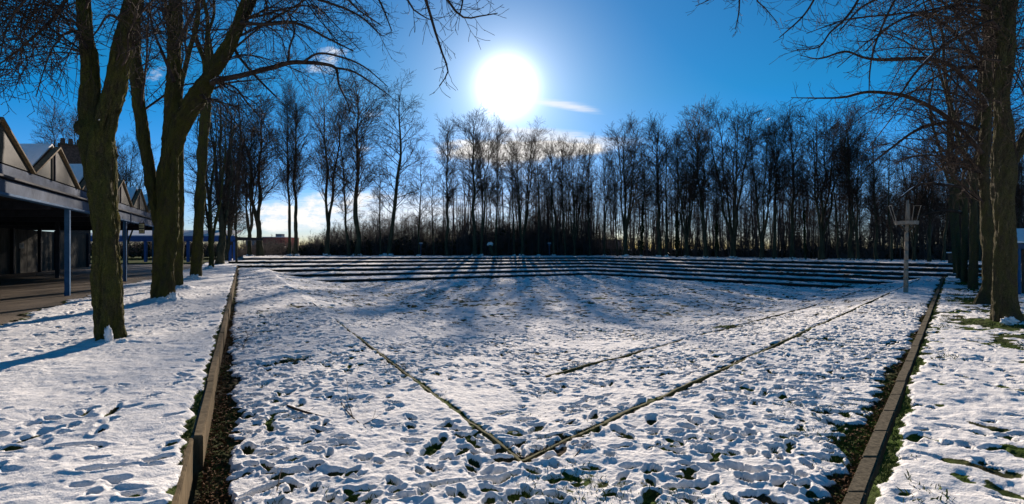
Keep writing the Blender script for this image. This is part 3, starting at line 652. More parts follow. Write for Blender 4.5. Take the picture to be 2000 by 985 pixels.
limb(T, L4([(640, -170, 6), (600, -60, 5), (590, 0, 4), (560, 40, 2)], 8.9), 0.12, SPR, 1, t0=0.15, thick=False)
limb(T, L4([(900, -60, 5, 7.8), (905, -10, 4, 7.8), (898, 30, 2, 7.8)], 7.8), 0.12, SPR, 1, t0=0.15, thick=False)
sprays(T, 32, [(160, 0), (152, -90), (176, 110), (172, 60), (158, -40)], (-90, 0, 140, 215), d1, 2.2, 0.25, 4.5, 11, 0.9)
sprays(T, 9, [(246, 70), (262, 0), (282, -90), (232, 140)], (200, -40, 330, 150), d1, 2.0, 0.2, 7, 12, 0.8)
root = finish(T, (W(213, 672, d1)[0], d1, 0.3), 'big mossy forked lime tree nearest the camera on the left, in front of the canopy', group='avenue trees on the left', bark='bark_moss', sides=72, amp=1.3)
# snow stuck to the foot of this trunk
def snow_lump(parent, c, rx, ry, rz, seed, name='snow_patch'):
    n = 30; k = 20; th, ph = np.meshgrid(np.linspace(0, 2*math.pi, n, endpoint=False), np.linspace(0.02, math.pi-0.02, k))
    x = np.sin(ph)*np.cos(th); y = np.sin(ph)*np.sin(th); z = np.cos(ph); nn = 0.9+0.9*fbm(x*1.9+z*1.3, y*1.9-z*1.1, 1.7, 4, seed)
    off = np.array(parent.location) if parent is not None else np.zeros(3)
    V = np.stack([x*nn*rx+c[0], y*nn*ry+c[1], z*nn*rz+c[2]], -1).reshape(-1, 3)-off
    idx = np.arange(n*k).reshape(k, n); nx = np.roll(idx, -1, 1); Q = np.stack([idx[:-1], idx[1:], nx[1:], nx[:-1]], -1).reshape(-1, 4)
    return ob(name, npmesh(name, V, Q, True, (MT['snow'],)), parent)
c = W(211, 655, d1-0.29); snow_lump(root, c, 0.07, 0.06, 0.17, 3); c = W(238, 668, d1-0.2); snow_lump(root, c, 0.09, 0.08, 0.05, 5)
c = W(203, 236, d1-0.05); snow_lump(root, c, 0.05, 0.12, 0.03, 8)

# --- second left tree: three stems
d2 = G(320, 592, 0.3)[1]; T = Tree(102)
limb(T, L4([(317, 612, 62), (317, 597, 58), (318, 580, 50), (319, 560, 48), (322, 500, 45), (326, 440, 46), (330, 380, 44), (332, 320, 42), (334, 268, 40), (338, 225, 38), (340, 160, 33), (342, 100, 30), (343, 0, 26), (345, -120, 22), (350, -300, 12)], d2), 0.04, NEAR, 0, t0=0.55, scale=1.1)
limb(T, L4([(324, 470, 34), (312, 420, 34), (303, 395, 32), (295, 350, 28), (285, 290, 27), (275, 220, 26), (266, 140, 25), (262, 80, 24), (262, 0, 22), (266, -140, 16), (270, -260, 10)], d2), 0.05, NEAR, 0, t0=0.5, scale=0.7)
limb(T, L4([(334, 300, 34), (348, 252, 38), (366, 222, 38), (386, 188, 36), (404, 160, 34), (428, 122, 31), (452, 80, 28), (470, 40, 26), (486, 0, 24), (508, -60, 21), (540, -160, 14), (570, -260, 8)], d2), 0.05, NEAR, 0, t0=0.45, scale=0.8, snow=0.5)
limb(T, L4([(412, 164, 14), (430, 156, 13), (470, 148, 12), (532, 132, 11), (565, 123, 10), (592, 122, 9), (630, 125, 7.5), (656, 134, 6), (662, 165, 4), (680, 205, 2.5), (684, 230, 1.5)], d2-0.4), 0.1, NEAR, 1, t0=0.25, scale=0.85, thick=False, snow=0.35)
limb(T, L4([(592, 122, 6), (620, 105, 5), (660, 110, 4), (710, 130, 3), (758, 170, 1.5)], d2-0.6), 0.15, SPR, 1, t0=0.1, scale=1.0, thick=False)
limb(T, L4([(650, 132, 5), (690, 140, 4), (730, 165, 3), (765, 190, 1.5)], d2-0.4), 0.15, SPR, 1, t0=0.1, scale=1.0, thick=False)
limb(T, L4([(562, 123, 5), (566, 90, 4), (575, 60, 4), (560, 20, 2.5)], d2-0.4), 0.15, SPR, 1, t0=0.1, thick=False)
limb(T, L4([(470, 45, 9), (520, 48, 7), (580, 46, 6), (640, 75, 4), (690, 100, 2.5)], d2-1.0), 0.15, NEAR, 1, t0=0.1, scale=0.9, thick=False)
limb(T, L4([(500, -30, 9), (560, -20, 7), (640, 5, 5), (700, 30, 4), (745, 70, 2.5)], d2-1.5), 0.15, NEAR, 1, t0=0.1, scale=0.9, thick=False)
limb(T, L4([(520, -90, 9), (620, -90, 7), (700, -50, 5), (740, 0, 4), (765, 60, 2)], d2+0.6), 0.15, NEAR, 1, t0=0.1, scale=0.8, thick=False)
limb(T, L4([(452, 85, 8), (470, 115, 6), (500, 150, 5), (540, 190, 3)], d2+0.5), 0.15, NEAR, 1, t0=0.1, thick=False)
limb(T, L4([(340, 160, 9), (320, 110, 7), (300, 60, 5), (290, 10, 4)], d2-0.7), 0.15, NEAR, 1, t0=0.1, thick=False)
limb(T, L4([(343, 90, 9), (380, 20, 7), (400, -30, 5), (430, -60, 4)], d2-0.7), 0.15, NEAR, 1, t0=0.1, thick=False)
limb(T, L4([(262, 60, 9), (215, 30, 7), (190, 60, 5), (150, 110, 3)], d2+0.4), 0.15, NEAR, 1, t0=0.1, thick=False)
sprays(T, 26, [(452, 80), (470, 40), (486, 0), (508, -60), (428, 122)], (480, -30, 770, 200), d2, 3.0, 0.22, 4.5, 21, 0.8)
sprays(T, 14, [(342, 100), (343, 0), (340, 160), (262, 0), (266, 140), (275, 220)], (230, -20, 450, 260), d2, 3.0, 0.2, 5.5, 22, 0.8)
sprays(T, 8, [(404, 160), (386, 188), (366, 222)], (420, 150, 560, 300), d2, 3.0, 0.15, 6, 23, 0.8)
root = finish(T, (W(318, 592, d2)[0], d2, 0.3), 'mossy three-stemmed tree with a heavy limb slanting up over the lawn, second on the left', group='avenue trees on the left', bark='bark_moss', sides=64, amp=1.25)
snow_lump(root, W(316, 590, d2-0.5), 0.28, 0.15, 0.10, 15); snow_lump(root, W(346, 232, d2-0.1), 0.06, 0.1, 0.08, 18)
c = W(338, 582, d2-0.3); snow_lump(root, c, 0.10, 0.07, 0.18, 19)

# generic avenue tree: a trunk that forks into rising stems with wide spreading crown
AV = dict(seg=[5, 5, 4, 3], trop=[0.05, 0.0, 0.03, 0.05], wob=[0.10, 0.14, 0.15, 0.16], dens=[2.0, 3.4, 4.6, 0], ang=[(0.5, 1.1), (0.5, 0.95), (0.5, 0.9)], len=[3.6, 1.5, 0.65], cr=[0.045, 0.016, 0.008], rmin=0.006)
def avenue(seed, Ht, r0, lean=0.0, fork=0.32, stems=3, P=AV, tw=1.0, spread=0.22):
    T = Tree(seed); R = T.r; fz = Ht*fork
    x = lean*fz; pts = [(0, 0, -0.3, r0*1.5), (0, 0, 0.0, r0*1.35), (0.0, 0, 0.35, r0*1.05), (x*0.5, R.uniform(-.1, .1), fz*0.5, r0*0.92), (x, R.uniform(-.15, .15), fz, r0*0.95), (x+lean, 0, fz+0.5, r0*0.8)]
    limb(T, pts, 0.08)
    a0 = R.uniform(0, 6.28)
    for s in range(stems):
        a = a0+s*6.283/stems+R.uniform(-.4, .4); sp_ = spread*R.uniform(0.6, 1.3); rr = r0*R.uniform(0.45, 0.62); zf = fz-R.uniform(0.0, 0.9); hs_ = Ht*R.uniform(0.85, 1.0)
        q = []; n = 7
        for k in range(n):
            t = k/(n-1); off = sp_*(hs_-zf)*(t**0.75)*0.5
            q.append((x+math.cos(a)*off+R.gauss(0, 0.12)*(k > 0), math.sin(a)*off+R.gauss(0, 0.12)*(k > 0), zf+(hs_-zf)*t, rr*(1-0.86*t)+0.012))
        limb(T, q, 0.16, P, 0, t0=0.12, scale=tw, snow=0.12)
    return T
def shift(T, b):
    b = np.array(b); T.thick = [(p+b, r_) for p, r_ in T.thick]; T.thin = {n: [([(x+b[0], y+b[1], z+b[2]) for x, y, z in p], r_) for p, r_ in l] for n, l in T.thin.items()}
    T.snow = [([(x+b[0], y+b[1], z+b[2]) for x, y, z in p], r_, a) for p, r_, a in T.snow]; return T
avl = ['slim mossy tree standing close behind the three-stemmed tree on the left', 'straight mossy single-stemmed tree behind the second left tree, a snow mound at its foot',
       'small forked tree of the left row with a snow-lined slanting limb, before the blue pavilion', 'thick many-stemmed tree of the left row just past the end of the retaining wall',
       'leaning many-stemmed tree near the far end of the left row', 'last tree of the left row, beside the blue pavilion corner']
spec = [(22, 0.18, 0.0, 0.42, 2), (21, 0.30, 0.05, 0.55, 3), (15, 0.23, 0.0, 0.16, 4), (20, 0.42, 0.06, 0.14, 5), (20, 0.40, 0.16, 0.12, 5), (20, 0.35, 0.1, 0.12, 4)]
for k, ((px, py), s_) in enumerate(zip(TREES_L[2:], spec)):
    b = G(px, py, 0.3); T = shift(avenue(300+k, *s_, P=AV if k < 3 else dict(AV, rmin=0.010, dens=[2.0, 2.6, 3.4, 0]), tw=0.8 if k < 2 else 0.9), b)
    root = finish(T, b, avl[k], group='avenue trees on the left', bark='bark_moss' if k < 3 else 'bark_far', sides=24)
    if k in (1, 2): snow_lump(root, (b[0]+0.1, b[1]-0.4, 0.42), 0.35, 0.25, 0.2, 30+k)

# --- right row
e1 = G(1963, 632, 0.1)[1]; T = Tree(201)
limb(T, L4([(1966, 664, 104), (1966, 645, 92), (1965, 625, 74), (1963, 600, 58), (1962, 560, 47), (1963, 500, 46), (1962, 400, 46), (1961, 330, 47), (1960, 260, 43), (1958, 200, 38), (1961, 120, 40), (1964, 60, 42), (1972, 0, 36), (1978, -120, 28), (1985, -300, 12)], e1, 0.5), 0.035, NEAR, 0, t0=0.55, scale=1.0)
limb(T, L4([(1962, 100, 26), (1954, 60, 26), (1938, 20, 24), (1926, -10, 22), (1900, -80, 18), (1870, -180, 12)], e1, 0.5), 0.06, NEAR, 0, t0=0.3, scale=0.9, snow=0.4)
limb(T, L4([(1970, 330, 20), (1988, 300, 24), (2002, 270, 24), (2030, 200, 20), (2050, 80, 14)], e1, 0.5), 0.06, NEAR, 0, t0=0.3, scale=0.9)
limb(T, L4([(1950, 60, 11), (1937, 42, 10), (1895, 60, 9), (1842, 91, 8), (1790, 140, 6), (1755, 190, 4), (1722, 226, 2)], e1-0.3), 0.12, NEAR, 1, t0=0.1, scale=0.8, thick=False, snow=0.3)
limb(T, L4([(1926, -30, 10), (1850, -70, 8), (1780, -40, 7), (1748, 0, 6), (1713, 77, 5), (1700, 130, 4), (1697, 190, 2)], e1-1.5), 0.12, NEAR, 1, t0=0.1, scale=0.8, thick=False)
limb(T, L4([(1900, -80, 10), (1780, -120, 8), (1700, -60, 6), (1676, 0, 6), (1650, 38, 5), (1620, 65, 4), (1600, 92, 3), (1556, 98, 1.5)], e1-1.8), 0.12, NEAR, 1, t0=0.15, scale=0.9, thick=False)
limb(T, L4([(1880, -130, 10), (1750, -170, 8), (1640, -100, 6), (1600, -20, 5), (1570, 30, 4), (1522, 74, 2)], e1-2.2), 0.12, NEAR, 1, t0=0.15, scale=0.9, thick=False)
limb(T, L4([(1860, -200, 12), (1700, -230, 9), (1540, -170, 7), (1460, -90, 5), (1446, -20, 4), (1443, 25, 3), (1436, 58, 1.5)], e1-3.0), 0.12, None, thick=False)
limb(T, L4([(1460, -90, 5), (1446, -20, 4), (1443, 25, 3), (1436, 58, 1.5)], e1-3.0), 0.12, SPR, 1, t0=0.3, thick=False)
limb(T, L4([(1470, -90, 5), (1474, -10, 4), (1496, 18, 3), (1520, 46, 1.5)], e1-3.0), 0.12, SPR, 1, t0=0.3, thick=False)
limb(T, L4([(1430, -90, 4), (1410, -20, 3), (1385, 0, 2), (1358, 12, 1.3)], e1-3.0), 0.12, SPR, 1, t0=0.3, thick=False)
sprays(T, 14, [(1961, 120), (1926, -10), (1938, 20), (1900, -80), (1964, 60)], (1560, -20, 1880, 150), e1, 3.0, 0.18, 7, 31, 0.8)
sprays(T, 10, [(1960, 200), (1961, 120), (1972, 0), (2002, 270)], (1900, 0, 2080, 330), e1, 2.5, 0.15, 7, 32, 0.8)
root = finish(T, (W(1964, 632, e1)[0], e1, 0.1), 'thick rough-barked tree nearest the camera on the right, roots flaring in snow', group='avenue trees on the right', bark='bark_dry', sides=56)
c = W(1972, 628, e1-0.42); snow_lump(root, c, 0.2, 0.1, 0.1, 44)
e2 = G(1932, 596, 0.1)[1]; T = Tree(202)
limb(T, L4([(1926, 612, 60), (1926, 598, 50), (1930, 575, 36), (1934, 550, 30), (1933, 500, 29), (1930, 460, 32), (1925, 400, 25), (1920, 340, 24), (1922, 280, 24), (1928, 220, 22), (1930, 140, 20), (1925, 40, 18), (1915, -80, 14), (1905, -200, 8)], e2, 0.5), 0.045, NEAR, 0, t0=0.5, scale=1.0)
limb(T, L4([(1932, 380, 15), (1950, 350, 16), (1958, 300, 14), (1950, 200, 13), (1940, 100, 11), (1950, -50, 8)], e2+0.2), 0.08, NEAR, 0, t0=0.3, scale=0.8)
limb(T, L4([(1918, 300, 15), (1895, 273, 13), (1860, 238, 12), (1825, 213, 11), (1790, 196, 10), (1755, 185, 9), (1695, 180, 7), (1650, 190, 5), (1600, 192, 3.5), (1545, 191, 1.5)], e2-0.8), 0.12, NEAR, 1, t0=0.1, scale=0.95, thick=False, snow=0.5)
limb(T, L4([(1926, 210, 15), (1916, 189, 14), (1885, 155, 13), (1860, 130, 12), (1825, 118, 11), (1790, 115, 10), (1720, 117, 8), (1685, 112, 6), (1650, 101, 5), (1600, 115, 3), (1562, 108, 1.5)], e2-1.2), 0.12, NEAR, 1, t0=0.1, scale=0.95, thick=False, snow=0.5)
limb(T, L4([(1925, 260, 10), (1870, 240, 9), (1800, 250, 7), (1740, 290, 5), (1690, 330, 3)], e2+0.5), 0.12, NEAR, 1, t0=0.1, scale=0.8, thick=False)
limb(T, L4([(1926, 150, 10), (1860, 60, 8), (1800, 30, 7), (1740, 50, 5), (1690, 100, 3)], e2+0.8), 0.12, NEAR, 1, t0=0.1, scale=0.8, thick=False)
limb(T, L4([(1925, 110, 10), (1850, 10, 8), (1760, -10, 7), (1690, 10, 5), (1640, 60, 3)], e2+0.3), 0.12, NEAR, 1, t0=0.1, scale=0.8, thick=False)
sprays(T, 16, [(1920, 340), (1922, 280), (1928, 220), (1930, 140), (1925, 40)], (1580, 60, 1870, 330), e2, 4.0, 0.22, 5.5, 41, 0.7)
sprays(T, 12, [(1925, 400), (1920, 340), (1922, 280), (1916, 189)], (1690, 260, 1880, 420), e2, 4.0, 0.2, 6, 42, 0.75)
root = finish(T, (W(1930, 596, e2)[0], e2, 0.1), 'leaning tree with a swollen knot, second from the camera in the right row', group='avenue trees on the right', bark='bark_dry', sides=44)
avr = ['straight tree between the knotted tree and the darker trees in the right row', 'dark tree in the middle of the right row, its foot hidden by grass and snow',
       'slim dark tree near the far end of the right row', 'last thin tree of the right row, beside the ends of the dark terraces']
spec = [(17, 0.18, 0.02, 0.35, 3), (18, 0.17, -0.02, 0.3, 3), (18, 0.17, -0.04, 0.3, 2), (18, 0.16, -0.05, 0.3, 2)]
for k, ((px, py), s_) in enumerate(zip(TREES_R[2:], spec)):
    b = G(px, py, 0.1); T = shift(avenue(320+k, *s_, P=dict(AV, rmin=0.007), tw=0.62, spread=0.4), b)
    if k == 0: limb(T, L4([(1900, 400, 9), (1880, 370, 8), (1850, 362, 7), (1800, 360, 6), (1760, 385, 4), (1740, 400, 2)], b[1]), 0.15, SPR, 1, t0=0.1, thick=False, snow=0.8)
    if k == 1: limb(T, L4([(1890, 420, 8), (1860, 412, 7), (1820, 415, 5), (1790, 425, 3)], b[1]), 0.15, SPR, 1, t0=0.1, thick=False, snow=0.8)
    finish(T, b, avr[k], group='avenue trees on the right', bark='bark_dry', sides=24)

# --- belt of tall trees behind the terraces
BP = dict(tp=0.42, seg=[6, 4, 3, 2], trop=[0.07, 0.05, 0.05, 0.05], wob=[0.08, 0.11, 0.13, 0.1], dens=[1.2, 2.5, 4.6, 0], ang=[(0.4, 0.85), (0.45, 0.85), (0.45, 0.9)], len=[5.2, 2.2, 1.0], cr=[0.055, 0.022, 0.013], rmin=0.0115)
def belt(seed, kind):
    T = Tree(seed); R = T.r; Ht = 20.0; r0 = 0.27
    if kind == 'single':
        q = []; bx = R.uniform(-0.6, 0.6)
        for k in range(9):
            t = k/8; q.append((bx*math.sin(t*3)*0.6+R.gauss(0, .07), R.gauss(0, .1), -0.3+(Ht+0.3)*t, (r0*1.3 if k == 0 else r0)*(1-0.9*t)+0.02))
        limb(T, q, 0.4, BP, 0, t0=0.34, scale=2.2)
    elif kind == 'fork':
        f = Ht*R.uniform(0.15, 0.4); limb(T, [(0, 0, -0.3, r0*1.4), (0, 0, f*0.5, r0), (0, 0, f, r0*0.8), (0, 0, f+0.6, r0*0.3)], 0.3)
        for s in (-1, 1):
            q = []; sp_ = R.uniform(0.6, 1.5)
            for k in range(8):
                t = k/7; q.append((s*sp_*t**1.0+R.gauss(0, .12)*(k > 0), R.gauss(0, .2)*(k > 0), f-1.0+(Ht*(0.97+0.03*s)-f+1.0)*t, r0*0.66*(1-0.9*t)+0.02))
            limb(T, q, 0.4, BP, 0, t0=0.18, scale=1.6)
    elif kind == 'multi':
        f = Ht*R.uniform(0.10, 0.22); limb(T, [(0, 0, -0.3, r0*1.5), (0, 0, f*0.5, r0*1.1), (0, 0, f, r0)], 0.3)
        for s in range(5):
            a = s*1.2566+R.uniform(-.4, .4); sp_ = R.uniform(1.3, 2.6); q = []
            for k in range(8):
                t = k/7; q.append((math.cos(a)*sp_*t**0.8+R.gauss(0, .1), math.sin(a)*sp_*t**0.8+R.gauss(0, .1), f-0.6+(Ht*(0.88+0.03*s)-f+0.6)*t, r0*0.48*(1-0.9*t)+0.018))
            limb(T, q, 0.45, BP, 0, t0=0.25, scale=0.95)
    else:  # airy: crooked, wide
        q = []; bx = R.uniform(-0.9, 0.9)
        for k in range(9):
            t = k/8; q.append((bx*math.sin(t*2.4)+R.gauss(0, .13)*(k > 0), R.gauss(0, .13)*(k > 0), -0.3+(Ht+0.3)*t, r0*0.85*(1-0.9*t)+0.02))
        limb(T, q, 0.4, dict(BP, len=[5.2, 2.2, 0.9], ang=[(0.7, 1.2), (0.5, 1.0), (0.5, 1.0)]), 0, t0=0.25, scale=1.6)
    V, Q = trunkmesh(T.thick, 12, 0.8, np.random.RandomState(seed)); mt = npmesh('trunk', V, Q, True, (MT['bark_far'],))
    V, Q = tubes(T.thin, 3); mc = npmesh('crown', V, Q, True, (MT['twig'],))
    return mt, mc
VAR = {'single': [belt(401+k, 'single') for k in range(5)], 'fork': [belt(411+k, 'fork') for k in range(4)], 'multi': [belt(421+k, 'multi') for k in range(5)], 'airy': [belt(431+k, 'airy') for k in range(4)]}
def bdepth(px):   # the belt follows the bend of the terraces
    if px < 1155: return 84+5*(px-500)/655
    t = (px-1155)/700; return 1/((1-t)/88+t/46)
def ivy_mesh(seed, h, r):
    rs = np.random.RandomState(seed); n = 1500; z = rs.rand(n)**0.8*h; a = rs.rand(n)*6.283; rr = r*(0.6+rs.rand(n)*0.7)*(0.7+0.5*np.sin(z*1.7+seed))*(1-0.5*z/h)
    c_ = np.stack([rr*np.cos(a), rr*np.sin(a), z], -1); V = (c_[:, None]+rs.randn(n, 4, 3)*0.12).reshape(-1, 3); return npmesh('ivy', V, np.arange(n*4).reshape(-1, 4), False, (MT['ivy'],))
IVY = [ivy_mesh(3, 9, 0.5), ivy_mesh(4, 12, 0.45)]
kid = {'single': 'straight single-stemmed', 'fork': 'fork-stemmed', 'multi': 'broad many-stemmed', 'airy': 'crooked loose-crowned'}
BT = [  # px, top, kind, width factor, label tail, ivy
 (487, 250, 'multi', 1.0, 'half hidden by the left row, left of the red brick building'),
 (508, 195, 'fork', 1.3, 'leaning before the far red brick building'),
 (565, 215, 'single', 0.8, 'left stem of the close pair right of the red brick building'),
 (579, 205, 'single', 0.9, 'right stem of the close pair right of the red brick building'),
 (638, 195, 'fork', 1.0, 'first after the bright gap right of the close pair'),
 (682, 250, 'airy', 0.9, 'slimmer one between two tall trees left of the sun'),
 (698, 190, 'single', 1.15, 'tall one under the small white clouds left of the sun'),
 (744, 310, 'airy', 0.7, 'thin one just left of the tallest curved tree'),
 (757, 188, 'airy', 1.2, 'tall and curved, at the left edge of the wide sky gap'),
 (818, 308, 'airy', 0.9, 'low one standing in the wide sky gap left of the sun'),
 (848, 345, 'airy', 0.8, 'shortest one right of the funnel-headed lamp'),
 (872, 262, 'single', 0.9, 'under the left end of the bright cloud band'),
 (926, 250, 'single', 1.1, 'left one of the pair below the left side of the sun'),
 (940, 262, 'fork', 0.8, 'right one of the pair below the left side of the sun'),
 (968, 268, 'single', 0.7, 'slender one just left of below the sun'),
 (1004, 305, 'single', 0.7, 'thin one directly below the sun'),
 (1020, 268, 'multi', 1.0, 'below the right edge of the sun, before the bright cloud'),
 (1052, 300, 'airy', 0.8, 'between the broad tree below the sun and the terrace corner'),
 (1082, 288, 'fork', 0.8, 'first of the even group left of the terrace corner'),
 (1104, 300, 'single', 0.7, 'second of the even group left of the terrace corner'),
 (1122, 288, 'multi', 0.8, 'third of the even group left of the terrace corner'),
 (1152, 305, 'single', 0.8, 'standing right at the terrace corner'),
 (1180, 300, 'fork', 0.7, 'just right of the terrace corner'),
 (1206, 330, 'single', 0.6, 'thin one left of the tall tree with snow on its foot'),
 (1221, 252, 'multi', 1.1, 'tall one right of the corner with a snow cone at its foot'),
 (1252, 320, 'single', 0.8, 'ivy-clad dark one right of the snow-footed tall tree', 1),
 (1288, 258, 'single', 1.1, 'first of the dense right-hand group, thick dark trunk'),
 (1302, 275, 'airy', 0.8, 'pale-barked one close beside the thick dark trunk'),
 (1322, 300, 'single', 0.7, 'ivy-clad one in the dense right-hand group', 1),
 (1341, 262, 'multi', 1.0, 'round-topped one in the dense right-hand group'),
 (1379, 242, 'fork', 1.0, 'left of the highest crown in the dense right-hand group'),
 (1400, 330, 'single', 0.7, 'small ivy-clad one left of the highest crown', 1),
 (1432, 225, 'multi', 1.15, 'the highest crown in the dense right-hand group'),
 (1488, 255, 'multi', 1.0, 'round-topped one right of the highest crown'),
 (1512, 262, 'fork', 0.9, 'below the short vapour trail'),
 (1548, 245, 'single', 1.0, 'narrow one left of the wide open-crowned tree'),
 (1573, 330, 'single', 0.6, 'short ivy-clad one left of the wide open-crowned tree', 1),
 (1604, 232, 'multi', 1.2, 'wide open-crowned one, third before the wooden mast'),
 (1640, 300, 'airy', 0.8, 'thin one between the open-crowned tree and the narrow pair'),
 (1663, 243, 'single', 1.1, 'left one of the narrow pair left of the wooden mast'),
 (1676, 256, 'fork', 0.8, 'right one of the narrow pair left of the wooden mast'),
 (1712, 285, 'single', 0.9, 'tall slim one just left of the wooden mast'),
 (1742, 300, 'airy', 0.9, 'directly left of the wooden mast, under the arching branches'),
 (1786, 290, 'multi', 0.9, 'right behind the wooden mast'),
 (1815, 300, 'fork', 0.9, 'between the wooden mast and the right row'),
 (1842, 310, 'single', 0.9, 'furthest right of the belt, beside the right row'),
]
rb = random.Random(77)
for rec in BT:
    px, top, kind, wf, tail = rec[:5]; d = bdepth(px)*rb.uniform(0.985, 1.02); x = (px-1000)/1000*d; hh = H+(F0-top)/1000*d-0.9
    root = empty('bare_tree', (x, d, 0.9), '%s tree, %s' % (kid[kind], tail), 'tree', 'tall bare trees behind the terraces')
    root.rotation_euler = (rb.gauss(0, 0.02), rb.gauss(0, 0.03), rb.uniform(0, 6.28)); s_ = hh/20.0; root.scale = (s_*wf*1.05, s_*wf*1.05, s_)
    mt, mc = VAR[kind][rb.randrange(4)]; ob('trunk', mt, root); ob('crown', mc, root)
    if len(rec) > 5: o = ob('ivy', IVY[rb.randrange(2)], root)
    if rb.random() < 0.6:
        o = snow_lump(None, (0, 0, 0), 0.45, 0.45, 0.28, rb.randrange(50)); o.name = 'snow_mound'; o.parent = root; o.location = (0, 0, 0.1)
# trees behind the canopy building on the left
for px, base_y, top, kind, lab in [(140, 493, 222, 'multi', 'bare tree rising behind the dark brick building with chimneys'), (246, 495, 285, 'multi', 'bare tree behind the last gables of the canopy'),
                                   (462, 500, 330, 'airy', 'thin bare tree behind the blue pavilion corner'), (1985, 505, 260, 'multi', 'bare tree behind the shed at the right edge'),
                                   (1945, 500, 230, 'fork', 'dark bare tree seen between the right row and the shed'), (1912, 500, 250, 'single', 'dark bare tree close behind the right row, left of the shed')]:
    d = 62 if px < 1000 else 50; x = (px-1000)/1000*d; hh = H+(F0-top)/1000*d-0.3; root = empty('bare_tree', (x, d, 0.3), lab, 'tree')
    root.scale = (hh/20,)*3; root.rotation_euler = (0, 0, px); mt, mc = VAR[kind][1]; ob('trunk', mt, root); ob('crown', mc, root)

# --- the wood behind the belt: a thicket that reads as one mass
rs = np.random.RandomState(9)
def stick_wood(n, pxa, pxb, dlo, dhi, topf, tw, rad, tl, zlow=0.1):
    px = rs.uniform(pxa, pxb, n); 
    bd = np.where(px < 1155, 88.0, 1/((1-(px-1155)/700)/91+((px-1155)/700)/50)); d = bd+rs.uniform(dlo, dhi, n)
    top = topf(px)+rs.randn(n)*7; h = np.maximum(0.8, (H+(F0-top)/1000*d-0.9)*rs.uniform(0.55, 1.05, n)); x = (px-1000)/1000*d
    B = np.stack([x, d, np.full(n, 0.7)], -1); lean = rs.randn(n, 2)*0.05*h[:, None]
    Tp = B+np.stack([lean[:, 0], lean[:, 1], h], -1); midp = (B+Tp)/2+rs.randn(n, 3)*0.02*h[:, None]
    grp = {3: (np.stack([B, midp, Tp], 1), np.stack([rad*h/10, rad*h/15, np.full(n, 0.012)], 1))}
    t_ = rs.uniform(zlow, 1, (n, tw)); S0 = B[:, None]+(Tp-B)[:, None]*t_[..., None]
    a = rs.uniform(0, 6.28, (n, tw)); l = tl*(1-0.6*t_)*rs.uniform(0.4, 1.2, (n, tw))*np.minimum(1, h/6)[:, None]; up = rs.uniform(0.3, 1.2, (n, tw))
    dv = np.stack([np.cos(a), np.sin(a), up], -1)*l[..., None]; E = S0+dv; Mi = (S0+E)/2+rs.randn(n, tw, 3)*0.12*l[..., None]
    g2 = (np.stack([S0, Mi, E], 2).reshape(-1, 3, 3), np.tile(np.array([0.022, 0.016, 0.009]), (n*tw, 1)))
    # fine twigs off those twigs
    q = rs.uniform(0.2, 1, (n, tw, 3)); S1 = S0[:, :, None]+dv[:, :, None]*q[..., None]; E1 = S1+rs.randn(n, tw, 3, 3)*l[:, :, None, None]*0.3+np.array([0, 0, 0.15])
    g3 = (np.stack([S1, (S1+E1)/2, E1], 3).reshape(-1, 3, 3), np.tile(np.array([0.013, 0.011, 0.007]), (n*tw*3, 1)))
    P = np.concatenate([grp[3][0], g2[0], g3[0]]); R_ = np.concatenate([grp[3][1], g2[1], g3[1]]); return P, R_
def arr_tubes(P, R, sides=3):
    n = P.shape[1]; T_ = np.gradient(P, axis=1); T_ /= np.linalg.norm(T_, axis=2, keepdims=True)+1e-9
    a = np.cross(T_, np.array([0.3, 0.9, 0.2])); a /= np.linalg.norm(a, axis=2, keepdims=True)+1e-9; b_ = np.cross(T_, a); th = np.arange(sides)*2*math.pi/sides
    V = P[:, :, None]+R[:, :, None, None]*(a[:, :, None]*np.cos(th)[None, None, :, None]+b_[:, :, None]*np.sin(th)[None, None, :, None])
    idx = np.arange(len(P)*n*sides).reshape(len(P), n, sides); nx = np.roll(idx, -1, 2); return V.reshape(-1, 3), np.stack([idx[:, :-1], nx[:, :-1], nx[:, 1:], idx[:, 1:]], -1).reshape(-1, 4)
PP = []; RRR = []
f1 = lambda p: np.interp(p, [440, 600, 650, 720, 800, 860, 960, 1060, 1150, 1500, 1900], [486, 470, 440, 425, 418, 432, 418, 425, 440, 430, 420])
for a in [stick_wood(1500, 600, 1160, 2, 22, f1, 14, 0.07, 2.2, 0.0), stick_wood(700, 440, 620, 2, 25, lambda p: np.full(p.shape, 474.0), 14, 0.05, 1.6, 0.0),
          stick_wood(900, 40, 460, 2, 22, lambda p: np.full(p.shape, 462.0), 14, 0.05, 1.8, 0.0),
          stick_wood(110, 860, 1180, 3, 12, lambda p: np.interp(p, [860, 900, 1180], [345, 315, 320]), 22, 0.085, 3.0, 0.25),
          stick_wood(1700, 1120, 2100, 2, 22, lambda p: np.full(p.shape, 462.0), 14, 0.05, 1.8, 0.0),
          stick_wood(640, 1030, 2100, 3, 30, lambda p: np.interp(p, [1030, 1100, 1200, 1950], [400, 345, 330, 325]), 26, 0.085, 3.0, 0.2)]:
    PP.append(a[0]); RRR.append(a[1])
V, Q = arr_tubes(np.concatenate(PP), np.concatenate(RRR)); o = ob('woodland', npmesh('woodland', V, Q, True, (MT['thicket'],)))
tag(o, 'dark leafless thicket and thin saplings massed behind the tall belt trees', 'woodland', kind='stuff')
